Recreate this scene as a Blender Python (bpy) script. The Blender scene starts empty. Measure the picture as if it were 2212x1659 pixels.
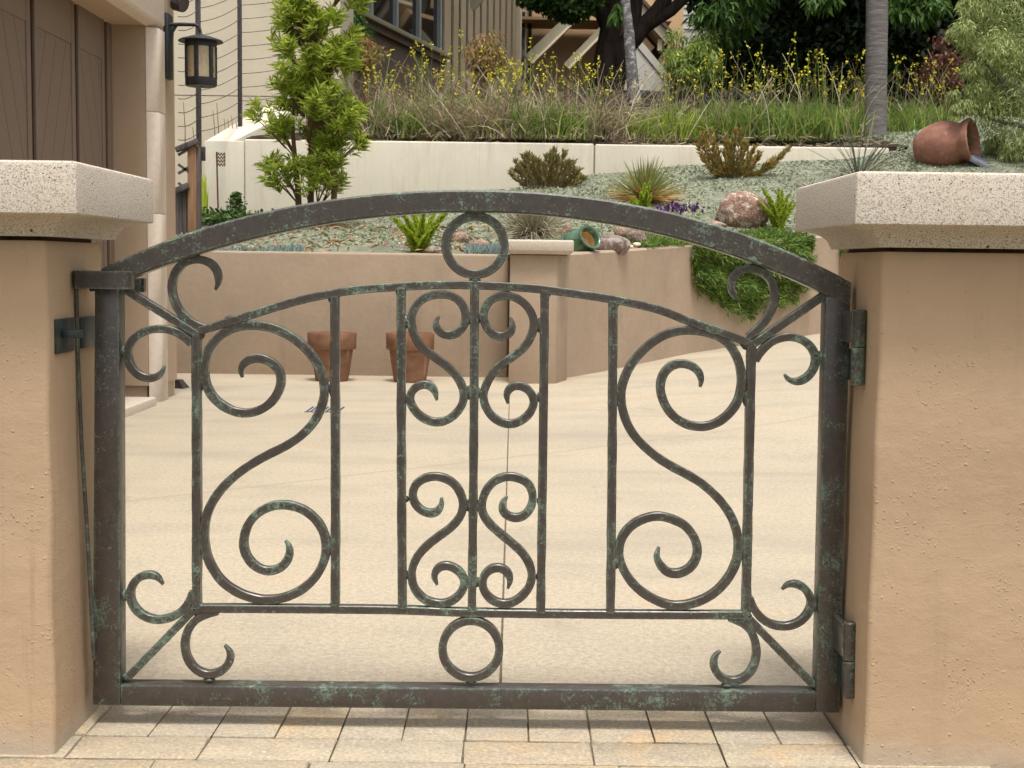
import bpy, bmesh, math, random
import numpy as np
from mathutils import Vector, Matrix

random.seed(7)
rng = np.random.default_rng(11)
C = bpy.context.scene.collection
SC = bpy.context.scene

# ------------------------------------------------------------------ camera, light, exposure
F_PX, CX, CY = 2900.0, 1106.0, 829.5          # the photograph measured on a 2212 x 1659 grid
CAM = Vector((0.0, -2.17, 0.77))
TH = math.atan((829.5 - 572.0) / F_PX)
ROLL = math.radians(0.75)
FWD = Vector((0, math.cos(TH), -math.sin(TH)))
R0 = Vector((1, 0, 0)); U0 = Vector((0, math.sin(TH), math.cos(TH)))
RGT = R0 * math.cos(ROLL) + U0 * math.sin(ROLL)
UPV = U0 * math.cos(ROLL) - R0 * math.sin(ROLL)
cam_data = bpy.data.cameras.new('camera')
cam_data.sensor_width = 36.0
cam_data.lens = F_PX / 2212.0 * 36.0
cam_data.clip_start = 0.05; cam_data.clip_end = 2000
cam = bpy.data.objects.new('camera', cam_data); C.objects.link(cam)
M3 = Matrix((RGT, UPV, -FWD)).transposed()
cam.matrix_world = Matrix.Translation(CAM) @ M3.to_4x4()
SC.camera = cam
cam_data.dof.use_dof = True
cam_data.dof.focus_distance = 2.3
cam_data.dof.aperture_fstop = 45.0

SUN_EL, SUN_AZ = math.radians(73), math.radians(168)   # azimuth clockwise from +Y: behind the camera
world = bpy.data.worlds.new('World'); SC.world = world; world.use_nodes = True
wn = world.node_tree; wn.nodes.clear()
sky = wn.nodes.new('ShaderNodeTexSky'); sky.sky_type = 'NISHITA'; sky.sun_disc = False
sky.sun_elevation = SUN_EL; sky.sun_rotation = SUN_AZ
sky.air_density = 1.0; sky.dust_density = 6.0; sky.ozone_density = 0.6
hsv = wn.nodes.new('ShaderNodeHueSaturation'); hsv.inputs['Saturation'].default_value = 0.30
bg = wn.nodes.new('ShaderNodeBackground'); bg.inputs[1].default_value = 0.125
wo = wn.nodes.new('ShaderNodeOutputWorld')
wn.links.new(sky.outputs[0], hsv.inputs['Color']); wn.links.new(hsv.outputs[0], bg.inputs[0]); wn.links.new(bg.outputs[0], wo.inputs[0])
sd = bpy.data.lights.new('sun', 'SUN'); sd.energy = 1.5; sd.angle = math.radians(10); sd.color = (1.0, 0.97, 0.935)
sun = bpy.data.objects.new('sun', sd); C.objects.link(sun)
sv = Vector((math.sin(SUN_AZ) * math.cos(SUN_EL), math.cos(SUN_AZ) * math.cos(SUN_EL), math.sin(SUN_EL)))
sun.rotation_euler = sv.to_track_quat('Z', 'Y').to_euler(); sun.location = (0, -4, 12)
SC.view_settings.view_transform = 'Standard'; SC.view_settings.look = 'None'
SC.view_settings.gamma = 1; SC.view_settings.use_curve_mapping = False
SC.view_settings.exposure = 0.88
SC.cycles.max_bounces = 8; SC.cycles.diffuse_bounces = 4; SC.cycles.glossy_bounces = 3
SC.cycles.transmission_bounces = 4; SC.cycles.transparent_max_bounces = 4
SC.cycles.caustics_reflective = False; SC.cycles.caustics_refractive = False

# ------------------------------------------------------------------ placing helpers
def ray(px, py):
    return RGT * ((px - CX) / F_PX) - UPV * ((py - CY) / F_PX) + FWD
def PY(px, py, y):                      # the point seen at (px,py) on the vertical plane Y = y
    r = ray(px, py); return CAM + r * ((y - CAM.y) / r.y)
def PD(px, py, d):                      # the same with the distance from the camera
    return PY(px, py, d + CAM.y)
def PZ(px, py, z):
    r = ray(px, py); return CAM + r * ((z - CAM.z) / r.z)
def interp(x, pts):
    return float(np.interp(x, [p[0] for p in pts], [p[1] for p in pts]))

def tag(o, label=None, cat=None, group=None, kind=None):
    if label: o['label'] = label
    if cat: o['category'] = cat
    if group: o['group'] = group
    if kind: o['kind'] = kind
    return o
def empty(name, loc, label=None, cat=None, group=None, rz=0.0):
    o = bpy.data.objects.new(name, None); C.objects.link(o); o.empty_display_size = 0.1
    o.location = loc; o.rotation_euler = (0, 0, rz)
    return tag(o, label, cat, group)
def link(name, me, mat=None, parent=None, loc=None):
    """links a mesh given in world coordinates; under a parent it is moved into the parent's space"""
    o = bpy.data.objects.new(name, me); C.objects.link(o)
    if mat is not None and not me.materials: me.materials.append(mat)
    if parent is not None:
        o.parent = parent
        w = Matrix.LocRotScale(parent.location, parent.rotation_euler, parent.scale)
        if parent.parent is not None:
            w = (Matrix.LocRotScale(parent.parent.location, parent.parent.rotation_euler, parent.parent.scale)
                 @ parent.matrix_parent_inverse @ w)
        o.matrix_parent_inverse = w.inverted()
    if loc is not None: o.location = loc
    return o
def local(name, me, mat, parent):        # mesh already in the parent's own space
    o = bpy.data.objects.new(name, me); C.objects.link(o)
    if mat is not None and not me.materials: me.materials.append(mat)
    o.parent = parent
    return o
def copy_tree(o, parent=None):
    c = o.copy(); C.objects.link(c)
    if parent is not None: c.parent = parent
    for ch in list(o.children): copy_tree(ch, c)
    return c

class MB:
    def __init__(s): s.v = []; s.f = []
    def add(s, vs, fs):
        b = len(s.v); s.v += [tuple(p) for p in vs]; s.f += [tuple(i + b for i in f) for f in fs]; return s
    def box(s, x0, x1, y0, y1, z0, z1):
        return s.add([(x0,y0,z0),(x1,y0,z0),(x1,y1,z0),(x0,y1,z0),(x0,y0,z1),(x1,y0,z1),(x1,y1,z1),(x0,y1,z1)],
                     [(0,3,2,1),(4,5,6,7),(0,1,5,4),(1,2,6,5),(2,3,7,6),(3,0,4,7)])
    def obox(s, o, ax, ay, az):             # box spanned by three edge vectors from the corner o
        o = Vector(o); ax = Vector(ax); ay = Vector(ay); az = Vector(az)
        vs = [o, o+ax, o+ax+ay, o+ay, o+az, o+ax+az, o+ax+ay+az, o+ay+az]
        return s.add(vs, [(0,3,2,1),(4,5,6,7),(0,1,5,4),(1,2,6,5),(2,3,7,6),(3,0,4,7)])
    def bar(s, a, b, w, h, up=(0,0,1)):
        a = Vector(a); b = Vector(b); d = (b - a).normalized(); sd_ = d.cross(Vector(up)).normalized(); u = sd_.cross(d)
        return s.obox(a - sd_*w/2 - u*h/2, b - a, sd_*w, u*h)
    def loops(s, rings, cap0=True, cap1=True, closed=True):
        n = len(rings[0]); b = len(s.v)
        for r in rings: s.v += [tuple(p) for p in r]
        for i in range(len(rings) - 1):
            for j in range(n if closed else n - 1):
                k = (j + 1) % n
                s.f.append((b+i*n+j, b+i*n+k, b+(i+1)*n+k, b+(i+1)*n+j))
        if cap0: s.f.append(tuple(b + j for j in range(n))[::-1])
        if cap1: s.f.append(tuple(b + (len(rings)-1)*n + j for j in range(n)))
        return s
    def tube(s, pts, rad, n=8, wob=0.0):
        pts = [Vector(p) for p in pts]; rings = []
        if not hasattr(rad, '__len__'): rad = [rad] * len(pts)
        ref = Vector((0.31, 0.17, 0.94))
        for i, p in enumerate(pts):
            d = (pts[min(i+1, len(pts)-1)] - pts[max(i-1, 0)])
            d = d.normalized() if d.length > 1e-9 else Vector((0,0,1))
            r_ = ref if abs(d.dot(ref)) < 0.95 else Vector((1, 0, 0))
            a = d.cross(r_).normalized(); c = d.cross(a)
            rings.append([p + (a*math.cos(t) + c*math.sin(t)) * rad[i] * (1 + wob * random.uniform(-1, 1)) for t in [2*math.pi*k/n for k in range(n)]])
        return s.loops(rings)
    def lathe(s, prof, n=32, m=None, cap0=False, cap1=False):
        rings = []
        for r, z in prof:
            ring = [Vector((r*math.cos(2*math.pi*k/n), r*math.sin(2*math.pi*k/n), z)) for k in range(n)]
            rings.append([m @ p for p in ring] if m is not None else ring)
        return s.loops(rings, cap0, cap1)
    def ellipsoid(s, c, r, nu=10, nv=6, m=None):
        c = Vector(c); rings = []
        for i in range(nv + 1):
            a = -math.pi/2 + math.pi * (i * 0.96 + 0.02 * nv) / nv
            rings.append([c + Vector((r[0]*math.cos(a)*math.cos(2*math.pi*k/nu), r[1]*math.cos(a)*math.sin(2*math.pi*k/nu), r[2]*math.sin(a))) for k in range(nu)])
        return s.loops(rings)
    def mesh(s, name, smooth=False, angle=35, bevel=0.0, seg=2):
        me = bpy.data.meshes.new(name); me.from_pydata(s.v, [], s.f)
        if bevel > 0:
            bm = bmesh.new(); bm.from_mesh(me); bmesh.ops.remove_doubles(bm, verts=bm.verts, dist=1e-6)
            es = [e for e in bm.edges if len(e.link_faces) == 2 and e.calc_face_angle(0) > math.radians(25)]
            bmesh.ops.bevel(bm, geom=es, offset=bevel, segments=seg, affect='EDGES', profile=0.5, clamp_overlap=True)
            bm.to_mesh(me); bm.free()
        if smooth or bevel > 0:
            me.polygons.foreach_set('use_smooth', [True] * len(me.polygons))
            me.set_sharp_from_angle(angle=math.radians(angle))
        me.update(); return me
    def build(s, name, mat, parent=None, **k):
        return link(name, s.mesh(name, **k), mat, parent)

def np_mesh(name, v, f):
    me = bpy.data.meshes.new(name); nv, nf, k = len(v), len(f), f.shape[1]
    me.vertices.add(nv); me.vertices.foreach_set('co', np.ascontiguousarray(v, dtype=np.float32).ravel())
    me.loops.add(nf * k); me.loops.foreach_set('vertex_index', np.ascontiguousarray(f, dtype=np.int32).ravel())
    me.polygons.add(nf); me.polygons.foreach_set('loop_start', np.arange(nf, dtype=np.int32) * k)
    me.update(calc_edges=True); me.validate()
    return me
def nrm(a): return a / np.maximum(np.linalg.norm(a, axis=1, keepdims=True), 1e-9)
def blades(P0, D, L, W, droop=0.0, prof=(0.5, 1.0, 0.6, 0.08), side=None, wind=None):
    """n strips (leaves, grass blades, stalks) that start at P0 and run along D, bending down by droop"""
    P0 = np.asarray(P0, float); n = len(P0); D = nrm(np.asarray(D, float))
    L = np.broadcast_to(np.asarray(L, float), (n,)); W = np.broadcast_to(np.asarray(W, float), (n,)); droop = np.broadcast_to(np.asarray(droop, float), (n,))
    if side is None:
        side = np.cross(D, nrm(rng.normal(size=(n, 3))))
    side = nrm(side); k = len(prof); out = np.zeros((n, k, 2, 3))
    for i, w in enumerate(prof):
        t = i / (k - 1)
        p = P0 + D * (L * t)[:, None]
        p[:, 2] -= droop * L * t * t
        if wind is not None: p += wind * (L * t * t)[:, None]
        out[:, i, 0] = p - side * (W * w / 2)[:, None]; out[:, i, 1] = p + side * (W * w / 2)[:, None]
    v = out.reshape(-1, 3); base = (np.arange(n) * k * 2)[:, None]
    f = np.concatenate([base + np.array([[2*i, 2*i+1, 2*i+3, 2*i+2]]) for i in range(k - 1)], axis=0)
    return v, f
def join_np(parts):
    vs, fs, b = [], [], 0
    for v, f in parts: vs.append(v); fs.append(f + b); b += len(v)
    return np.concatenate(vs), np.concatenate(fs)
def sph(n):
    return nrm(rng.normal(size=(n, 3)))
LEAF = (0.25, 1.0, 0.75, 0.06)

# ------------------------------------------------------------------ materials
def srgb(r, g, b):
    f = lambda c: (c/255/12.92) if c/255 <= 0.04045 else ((c/255+0.055)/1.055)**2.4
    return (f(r), f(g), f(b), 1)
class NT:
    def __init__(s, name):
        s.m = bpy.data.materials.new(name); s.m.use_nodes = True; s.t = s.m.node_tree; s.t.nodes.clear()
        s.out = s.n('ShaderNodeOutputMaterial'); s.tc = s.n('ShaderNodeTexCoord')
    def n(s, t, **k):
        x = s.t.nodes.new(t)
        for a, b in k.items(): setattr(x, a, b)
        return x
    def l(s, a, b): s.t.links.new(a, b)
    def val(s, sock, v):
        if hasattr(v, 'is_output'): s.l(v, sock)
        else: sock.default_value = v
    def coord(s, scale=(1, 1, 1), src='Object', loc=(0, 0, 0)):
        mp = s.n('ShaderNodeMapping'); mp.inputs['Scale'].default_value = scale; mp.inputs['Location'].default_value = loc
        s.l(s.tc.outputs[src], mp.inputs['Vector']); return mp.outputs[0]
    def wpos(s, scale=(1, 1, 1), loc=(0, 0, 0)):
        g = s.n('ShaderNodeNewGeometry'); mp = s.n('ShaderNodeMapping'); mp.inputs['Scale'].default_value = scale; mp.inputs['Location'].default_value = loc
        s.l(g.outputs['Position'], mp.inputs['Vector']); return mp.outputs[0]
    def noise(s, vec, scale, detail=4, rough=0.55, dist=0.0):
        x = s.n('ShaderNodeTexNoise'); s.l(vec, x.inputs['Vector']); x.inputs['Scale'].default_value = scale
        x.inputs['Detail'].default_value = detail; x.inputs['Roughness'].default_value = rough; x.inputs['Distortion'].default_value = dist
        return x.outputs['Fac']
    def vor(s, vec, scale, feature='F1', rand=1.0):
        x = s.n('ShaderNodeTexVoronoi', feature=feature); s.l(vec, x.inputs['Vector']); x.inputs['Scale'].default_value = scale
        x.inputs['Randomness'].default_value = rand; return x
    def ramp(s, fac, stops, interp='LINEAR'):
        x = s.n('ShaderNodeValToRGB'); x.color_ramp.interpolation = interp; e = x.color_ramp.elements
        while len(e) < len(stops): e.new(0.5)
        for i, (p, c) in enumerate(stops):
            e[i].position = p; e[i].color = c if hasattr(c, '__len__') else (c, c, c, 1)
        s.val(x.inputs[0], fac); return x.outputs[0]
    def mix(s, fac, a, b, mode='MIX'):
        x = s.n('ShaderNodeMix', data_type='RGBA', blend_type=mode, clamp_factor=True)
        s.val(x.inputs[0], fac); s.val(x.inputs[6], a); s.val(x.inputs[7], b); return x.outputs[2]
    def math(s, op, a, b=0.0, clamp=False):
        x = s.n('ShaderNodeMath', operation=op, use_clamp=clamp); s.val(x.inputs[0], a); s.val(x.inputs[1], b); return x.outputs[0]
    def sep(s, vec):
        x = s.n('ShaderNodeSeparateXYZ'); s.l(vec, x.inputs[0]); return x.outputs
    def bump(s, h, strength, dist, prev=None):
        x = s.n('ShaderNodeBump'); x.inputs['Strength'].default_value = strength; x.inputs['Distance'].default_value = dist
        s.l(h, x.inputs['Height'])
        if prev is not None: s.l(prev, x.inputs['Normal'])
        return x.outputs[0]
    def bsdf(s, col, rough=0.8, normal=None, metallic=0.0, spec=0.3, coat=0.0):
        b = s.n('ShaderNodeBsdfPrincipled'); s.val(b.inputs['Base Color'], col); s.val(b.inputs['Roughness'], rough)
        s.val(b.inputs['Metallic'], metallic); b.inputs['Specular IOR Level'].default_value = spec
        b.inputs['Coat Weight'].default_value = coat; b.inputs['Coat Roughness'].default_value = 0.08
        if normal is not None: s.l(normal, b.inputs['Normal'])
        s.l(b.outputs[0], s.out.inputs[0]); return b
    def island(s):
        g = s.n('ShaderNodeNewGeometry'); return g.outputs['Random Per Island']
    def orand(s):
        return s.n('ShaderNodeObjectInfo').outputs['Random']

def mat_leaf(name, cols, transl=0.35, rough=0.55, spec=0.3):
    t = NT(name); k = len(cols)
    col = t.ramp(t.island(), [((i + 0.0) / (k - 1), c) for i, c in enumerate(cols)])
    nz = t.noise(t.wpos(), 2.3, 2)
    col = t.mix(t.ramp(nz, [(0.35, 0.0), (0.7, 0.35)]), col, cols[0])
    p = t.bsdf(col, rough, spec=spec)
    tr = t.n('ShaderNodeBsdfTranslucent'); t.l(col, tr.inputs[0])
    mx = t.n('ShaderNodeMixShader'); mx.inputs[0].default_value = transl
    t.l(p.outputs[0], mx.inputs[1]); t.l(tr.outputs[0], mx.inputs[2]); t.l(mx.outputs[0], t.out.inputs[0])
    return t.m
def mat_plain(name, col, rough=0.7, nscale=30, amt=0.25, bump=0.3, dist=0.002, metallic=0.0, spec=0.3, stretch=(1, 1, 1), coat=0.0):
    t = NT(name); w = t.wpos(stretch); nz = t.noise(w, nscale, 5)
    dark = tuple(c * (1 - amt) for c in col[:3]) + (1,); lite = tuple(min(1, c * (1 + amt)) for c in col[:3]) + (1,)
    c = t.ramp(nz, [(0.3, dark), (0.7, lite)])
    t.bsdf(c, rough, t.bump(nz, bump, dist), metallic, spec, coat); return t.m

def mat_patina():
    t = NT('patina_bronze'); w = t.wpos()
    big = t.noise(w, 9, 4, 0.6); mid = t.noise(w, 34, 6, 0.72, 0.5); fine = t.noise(w, 240, 4, 0.7)
    bev = t.n('ShaderNodeBevel'); bev.samples = 4; bev.inputs['Radius'].default_value = 0.006
    g = t.n('ShaderNodeNewGeometry'); dt = t.n('ShaderNodeVectorMath', operation='DOT_PRODUCT')
    t.l(bev.outputs[0], dt.inputs[0]); t.l(g.outputs['Normal'], dt.inputs[1])
    edge = t.ramp(dt.outputs['Value'], [(0.86, 1.0), (0.995, 0.0)])
    s_ = t.math('ADD', t.math('MULTIPLY', big, 0.42), t.math('MULTIPLY', mid, 0.58))
    s_ = t.math('ADD', s_, t.math('MULTIPLY', edge, 0.14))
    s_ = t.math('ADD', s_, t.math('MULTIPLY', t.math('SUBTRACT', fine, 0.5), 0.62))
    ao = t.n('ShaderNodeAmbientOcclusion'); ao.samples = 5; ao.inputs['Distance'].default_value = 0.03
    crev = t.ramp(ao.outputs['AO'], [(0.35, 1.0), (0.8, 0.0)])
    s_ = t.math('ADD', s_, t.math('MULTIPLY', crev, 0.10))
    mask = t.ramp(s_, [(0.552, 0.0), (0.615, 0.75), (0.72, 1.0)])
    brown = t.ramp(t.noise(w, 60, 5, 0.7), [(0.25, srgb(62, 56, 52)), (0.75, srgb(82, 75, 70))])
    green = t.ramp(t.noise(w, 90, 4), [(0.3, srgb(78, 92, 80)), (0.55, srgb(108, 128, 110)), (0.8, srgb(146, 162, 146))])
    col = t.mix(mask, brown, green)
    sc = t.ramp(t.noise(t.wpos((1, 1, 1), (3, 1, 7)), 210, 3, 0.6, 1.5), [(0.68, 0.0), (0.74, 0.55)])
    col = t.mix(t.math('MULTIPLY', sc, big), col, srgb(165, 172, 160))
    rough = t.ramp(mask, [(0.0, 0.32), (1.0, 0.72)])
    h = t.math('ADD', t.math('MULTIPLY', mid, 0.6), t.math('MULTIPLY', mask, 0.3))
    t.bsdf(col, rough, t.bump(h, 0.35, 0.0015), 0.25, 0.55); return t.m

def mat_stucco(name, base, var=0.10, lumps=True, streak=False, fine=260, stain=None, bstr=0.5, tide=False):
    t = NT(name); w = t.wpos()
    n1 = t.noise(w, 3.2, 5, 0.6); n2 = t.noise(w, fine, 4, 0.6); n3 = t.noise(w, 26, 4, 0.55)
    d = tuple(c*(1-var) for c in base[:3]) + (1,); l = tuple(min(1, c*(1+var)) for c in base[:3]) + (1,)
    col = t.ramp(t.math('ADD', t.math('MULTIPLY', n1, 0.7), t.math('MULTIPLY', n3, 0.3)), [(0.32, d), (0.68, l)])
    if streak:
        ws = t.noise(t.wpos((14, 14, 0.9)), 1.6, 5, 0.65)
        col = t.mix(t.ramp(ws, [(0.52, 0.0), (0.78, 0.30)]), col, tuple(c*0.62 for c in base[:3]) + (1,))
    if stain is not None:
        ss = t.noise(t.wpos((3.2, 3.2, 0.55), (1.7, 0, 0)), 1.4, 6, 0.7)
        col = t.mix(t.ramp(ss, [(0.54, 0.0), (0.74, 0.5)]), col, stain)
    if tide:
        z = t.sep(t.wpos())[2]
        e = t.math('ADD', z, t.math('MULTIPLY', t.noise(w, 22, 4), 0.09))
        col = t.mix(t.ramp(e, [(0.045, 0.6), (0.10, 0.0)]), col, srgb(176, 166, 150))
        st1 = t.noise(t.wpos((26, 26, 0.9)), 1.3, 5, 0.7); st2 = t.noise(t.wpos((4, 4, 1.1)), 1.6, 4)
        col = t.mix(t.math('MULTIPLY', t.ramp(st1, [(0.52, 0.0), (0.72, 0.55)]), t.ramp(st2, [(0.5, 0.0), (0.68, 1.0)])), col, srgb(112, 94, 74))
    h = t.math('ADD', t.math('MULTIPLY', n2, 0.25), t.math('MULTIPLY', n3, 0.9))
    nrm_ = t.bump(h, bstr, 0.004)
    if lumps:
        wd = t.n('ShaderNodeVectorMath', operation='ADD'); nv = t.n('ShaderNodeTexNoise'); nv.inputs['Scale'].default_value = 70; t.l(w, nv.inputs['Vector'])
        ns_ = t.n('ShaderNodeVectorMath', operation='SCALE'); ns_.inputs['Scale'].default_value = 0.014; t.l(nv.outputs['Color'], ns_.inputs[0]); t.l(w, wd.inputs[0]); t.l(ns_.outputs[0], wd.inputs[1])
        v = t.vor(wd.outputs[0], 110); v2 = t.vor(t.wpos((1, 1, 1), (5, 3, 2)), 34)
        keep = t.ramp(t.noise(w, 8.5, 4, 0.6), [(0.48, 0.0), (0.58, 1.0)])
        pm = t.math('MULTIPLY', t.ramp(v.outputs['Distance'], [(0.0, 1.0), (0.26, 0.0)]), keep)
        pm2 = t.math('MULTIPLY', t.ramp(v2.outputs['Distance'], [(0.0, 1.0), (0.10, 0.0)]), 0.8)
        nrm_ = t.bump(t.math('ADD', pm, pm2), 0.65, 0.0028, nrm_)
        tr = t.noise(t.wpos((1, 1, 1.6), (3, 8, 1)), 15, 6, 0.7, 0.35); nrm_ = t.bump(t.ramp(tr, [(0.46, 0.0), (0.54, 0.7), (0.66, 1.0)]), 0.11, 0.004, nrm_)
        cr = t.noise(w, 2.6, 6, 0.65, 0.8)
        crk = t.math('MULTIPLY', t.ramp(t.math('ABSOLUTE', t.math('SUBTRACT', cr, 0.5)), [(0.0, 1.0), (0.006, 0.0)]), t.ramp(t.noise(w, 1.9, 2), [(0.6, 0.0), (0.7, 1.0)]))
        nrm_ = t.bump(crk, 0.2, -0.003, nrm_)
    t.bsdf(col, 0.86, nrm_, 0, 0.2); return t.m

def mat_cast():
    t = NT('cast_concrete'); w = t.wpos()
    sp = t.noise(w, 420, 3, 0.7); n1 = t.noise(w, 8, 4)
    col = t.ramp(sp, [(0.38, srgb(128, 114, 100)), (0.47, srgb(184, 174, 160)), (0.7, srgb(204, 196, 184))])
    col = t.mix(t.ramp(n1, [(0.4, 0.0), (0.75, 0.25)]), col, srgb(196, 176, 146))
    v = t.vor(w, 120); pit = t.math('MULTIPLY', t.ramp(v.outputs['Distance'], [(0.10, 1.0), (0.2, 0.0)]), t.ramp(t.sep(v.outputs['Color'])[0], [(0.82, 0.0), (0.86, 0.9)]))
    v2 = t.vor(t.wpos((1, 1, 1), (2, 2, 2)), 46); pit2 = t.math('MULTIPLY', t.ramp(v2.outputs['Distance'], [(0.08, 1.0), (0.13, 0.0)]), t.ramp(t.sep(v2.outputs['Color'])[1], [(0.82, 0.0), (0.84, 1.0)]))
    v3 = t.vor(w, 260); pit3 = t.math('MULTIPLY', t.ramp(v3.outputs['Distance'], [(0.1, 1.0), (0.3, 0.0)]), t.ramp(t.sep(v3.outputs['Color'])[0], [(0.6, 0.0), (0.65, 0.7)]))
    pits = t.math('MAXIMUM', t.math('MAXIMUM', pit, pit2), pit3)
    col = t.mix(pits, col, srgb(84, 68, 54))
    h = t.math('SUBTRACT', t.math('MULTIPLY', sp, 0.35), pits)
    t.bsdf(col, 0.9, t.bump(h, 0.6, 0.002), 0, 0.2); return t.m

def mat_concrete():
    t = NT('driveway_concrete'); w = t.wpos()
    n1 = t.noise(t.wpos((0.5, 1.6, 1)), 0.9, 5, 0.6, 0.5); sp = t.noise(w, 190, 3, 0.75); sp2 = t.noise(w, 70, 3, 0.7)
    col = t.ramp(t.math('ADD', t.math('MULTIPLY', n1, 0.6), t.math('MULTIPLY', t.noise(w, 3.5, 4), 0.4)), [(0.3, srgb(150, 140, 123)), (0.5, srgb(166, 154, 133)), (0.7, srgb(174, 160, 135))])
    s2 = t.math('ADD', t.math('MULTIPLY', sp, 0.55), t.math('MULTIPLY', sp2, 0.45))
    col = t.mix(t.ramp(s2, [(0.38, 0.55), (0.5, 0.0)]), col, srgb(122, 106, 84))
    col = t.mix(t.ramp(s2, [(0.51, 0.0), (0.63, 0.5)]), col, srgb(198, 186, 164))
    p = t.sep(w)
    # faint tooled line that crosses both slabs at a slant
    ln = t.math('ADD', t.math('SUBTRACT', p[1], t.math('MULTIPLY', p[0], 0.90)), -3.18)
    ln = t.math('ADD', ln, t.math('MULTIPLY', t.math('SUBTRACT', t.noise(w, 2.5, 4), 0.5), 0.10))
    lm = t.ramp(t.math('ABSOLUTE', ln), [(0.004, 0.42), (0.022, 0.0)])
    ln2 = t.math('ADD', t.math('SUBTRACT', p[1], t.math('MULTIPLY', p[0], 0.55)), -5.1)
    ln2 = t.math('ADD', ln2, t.math('MULTIPLY', t.math('SUBTRACT', t.noise(w, 1.5, 5), 0.5), 0.5))
    lm2 = t.ramp(t.math('ABSOLUTE', ln2), [(0.01, 0.16), (0.16, 0.0)])
    col = t.mix(t.math('MAXIMUM', lm, lm2), col, srgb(140, 112, 82))
    mp = t.n('ShaderNodeMapping'); mp.inputs['Rotation'].default_value = (0, 0, 0.5); mp.inputs['Scale'].default_value = (0.35, 1.9, 1); t.l(w, mp.inputs['Vector'])
    stn = t.noise(mp.outputs[0], 1.3, 6, 0.66, 0.6)
    col = t.mix(t.ramp(stn, [(0.50, 0.0), (0.66, 0.42)]), col, srgb(140, 130, 114))
    spl = t.noise(t.wpos((1, 1, 1), (7, 2, 0)), 3.6, 6, 0.7, 0.4)
    col = t.mix(t.ramp(spl, [(0.60, 0.0), (0.66, 0.22), (0.8, 0.3)]), col, srgb(126, 112, 92))
    rust = t.ramp(t.noise(t.wpos((1, 1, 1), (4, 9, 0)), 2.1, 5, 0.65), [(0.6, 0.0), (0.8, 0.35)])
    col = t.mix(rust, col, srgb(182, 142, 98))
    t.bsdf(col, 0.62, t.bump(s2, 0.22, 0.003), 0, 0.45); return t.m

def mat_paver():
    t = NT('paver'); w = t.wpos(); r = t.orand()
    base = t.ramp(r, [(0.0, srgb(162, 151, 132)), (0.25, srgb(170, 156, 130)), (0.5, srgb(154, 146, 130)), (0.75, srgb(172, 154, 122)), (1.0, srgb(163, 151, 130))])
    n1 = t.noise(t.wpos((1, 2.2, 1)), 14, 5, 0.65); n2 = t.noise(w, 160, 4, 0.7)
    col = t.mix(t.ramp(n1, [(0.42, 0.0), (0.7, 0.75)]), base, srgb(142, 134, 120))
    col = t.mix(t.ramp(t.noise(w, 6.5, 3), [(0.54, 0.0), (0.76, 0.6)]), col, srgb(182, 150, 108))
    col = t.mix(t.ramp(n2, [(0.36, 0.5), (0.5, 0.0)]), col, srgb(118, 104, 92))
    col = t.mix(t.ramp(n2, [(0.54, 0.0), (0.7, 0.6)]), col, srgb(200, 190, 174))
    t.bsdf(col, 0.88, t.bump(t.math('ADD', n2, t.math('MULTIPLY', n1, 0.6)), 0.5, 0.003), 0, 0.2); return t.m

def mat_rock(name, a, b, lichen=0.0):
    t = NT(name); w = t.wpos(); n1 = t.noise(w, 16, 7, 0.72, 0.8); n2 = t.noise(w, 80, 5, 0.7)
    col = t.ramp(n1, [(0.36, a), (0.64, b)])
    col = t.mix(t.ramp(n2, [(0.38, 0.7), (0.54, 0.0)]), col, srgb(96, 74, 60))
    if lichen > 0:
        lv = t.noise(t.wpos((1, 1, 1), (9, 2, 5)), 16, 6, 0.7)
        col = t.mix(t.ramp(lv, [(0.53, 0.0), (0.56, lichen)]), col, srgb(205, 196, 186))
    t.bsdf(col, 0.85, t.bump(t.math('ADD', n1, t.math('MULTIPLY', n2, 0.5)), 1.0, 0.03), 0, 0.2); return t.m

def mat_terracotta(name, a, b):
    t = NT(name); w = t.wpos(); n1 = t.noise(t.wpos((1, 1, 2.0)), 9, 5, 0.6); n2 = t.noise(w, 120, 3)
    col = t.ramp(n1, [(0.3, a), (0.7, b)])
    col = t.mix(t.ramp(t.noise(t.wpos((6, 6, 0.8)), 4, 4), [(0.58, 0.0), (0.75, 0.3)]), col, srgb(206, 170, 140))
    t.bsdf(col, 0.75, t.bump(n2, 0.25, 0.002), 0, 0.25); return t.m

def mat_wood(name, a, b, sc=(14, 14, 0.9)):
    t = NT(name); n1 = t.noise(t.wpos(sc), 3, 6, 0.65, 0.4)
    t.bsdf(t.ramp(n1, [(0.3, a), (0.7, b)]), 0.75, t.bump(n1, 0.4, 0.004), 0, 0.2); return t.m

def mat_bark(name, a, b, horiz=False, lichen=None):
    t = NT(name); n1 = t.noise(t.wpos((3, 3, 22) if horiz else (16, 16, 2.5)), 1.6 if horiz else 1.2, 6, 0.7, 0.5)
    col = t.ramp(n1, [(0.3, a), (0.7, b)])
    if lichen: col = t.mix(t.ramp(t.noise(t.wpos(), 13, 5, 0.7), [(0.52, 0.0), (0.6, 0.8)]), col, lichen)
    t.bsdf(col, 0.9, t.bump(n1, 0.8, 0.02), 0, 0.15); return t.m

def mat_ground(name, cols, sc=9, fine=70):
    t = NT(name); w = t.wpos(); n = t.math('ADD', t.math('MULTIPLY', t.noise(w, sc, 5, 0.65), 0.55), t.math('MULTIPLY', t.noise(w, fine, 3, 0.7), 0.45))
    k = len(cols); col = t.ramp(n, [(0.3 + 0.4*i/(k-1), c) for i, c in enumerate(cols)])
    t.bsdf(col, 0.95, t.bump(n, 0.9, 0.03), 0, 0.1); return t.m

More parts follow.
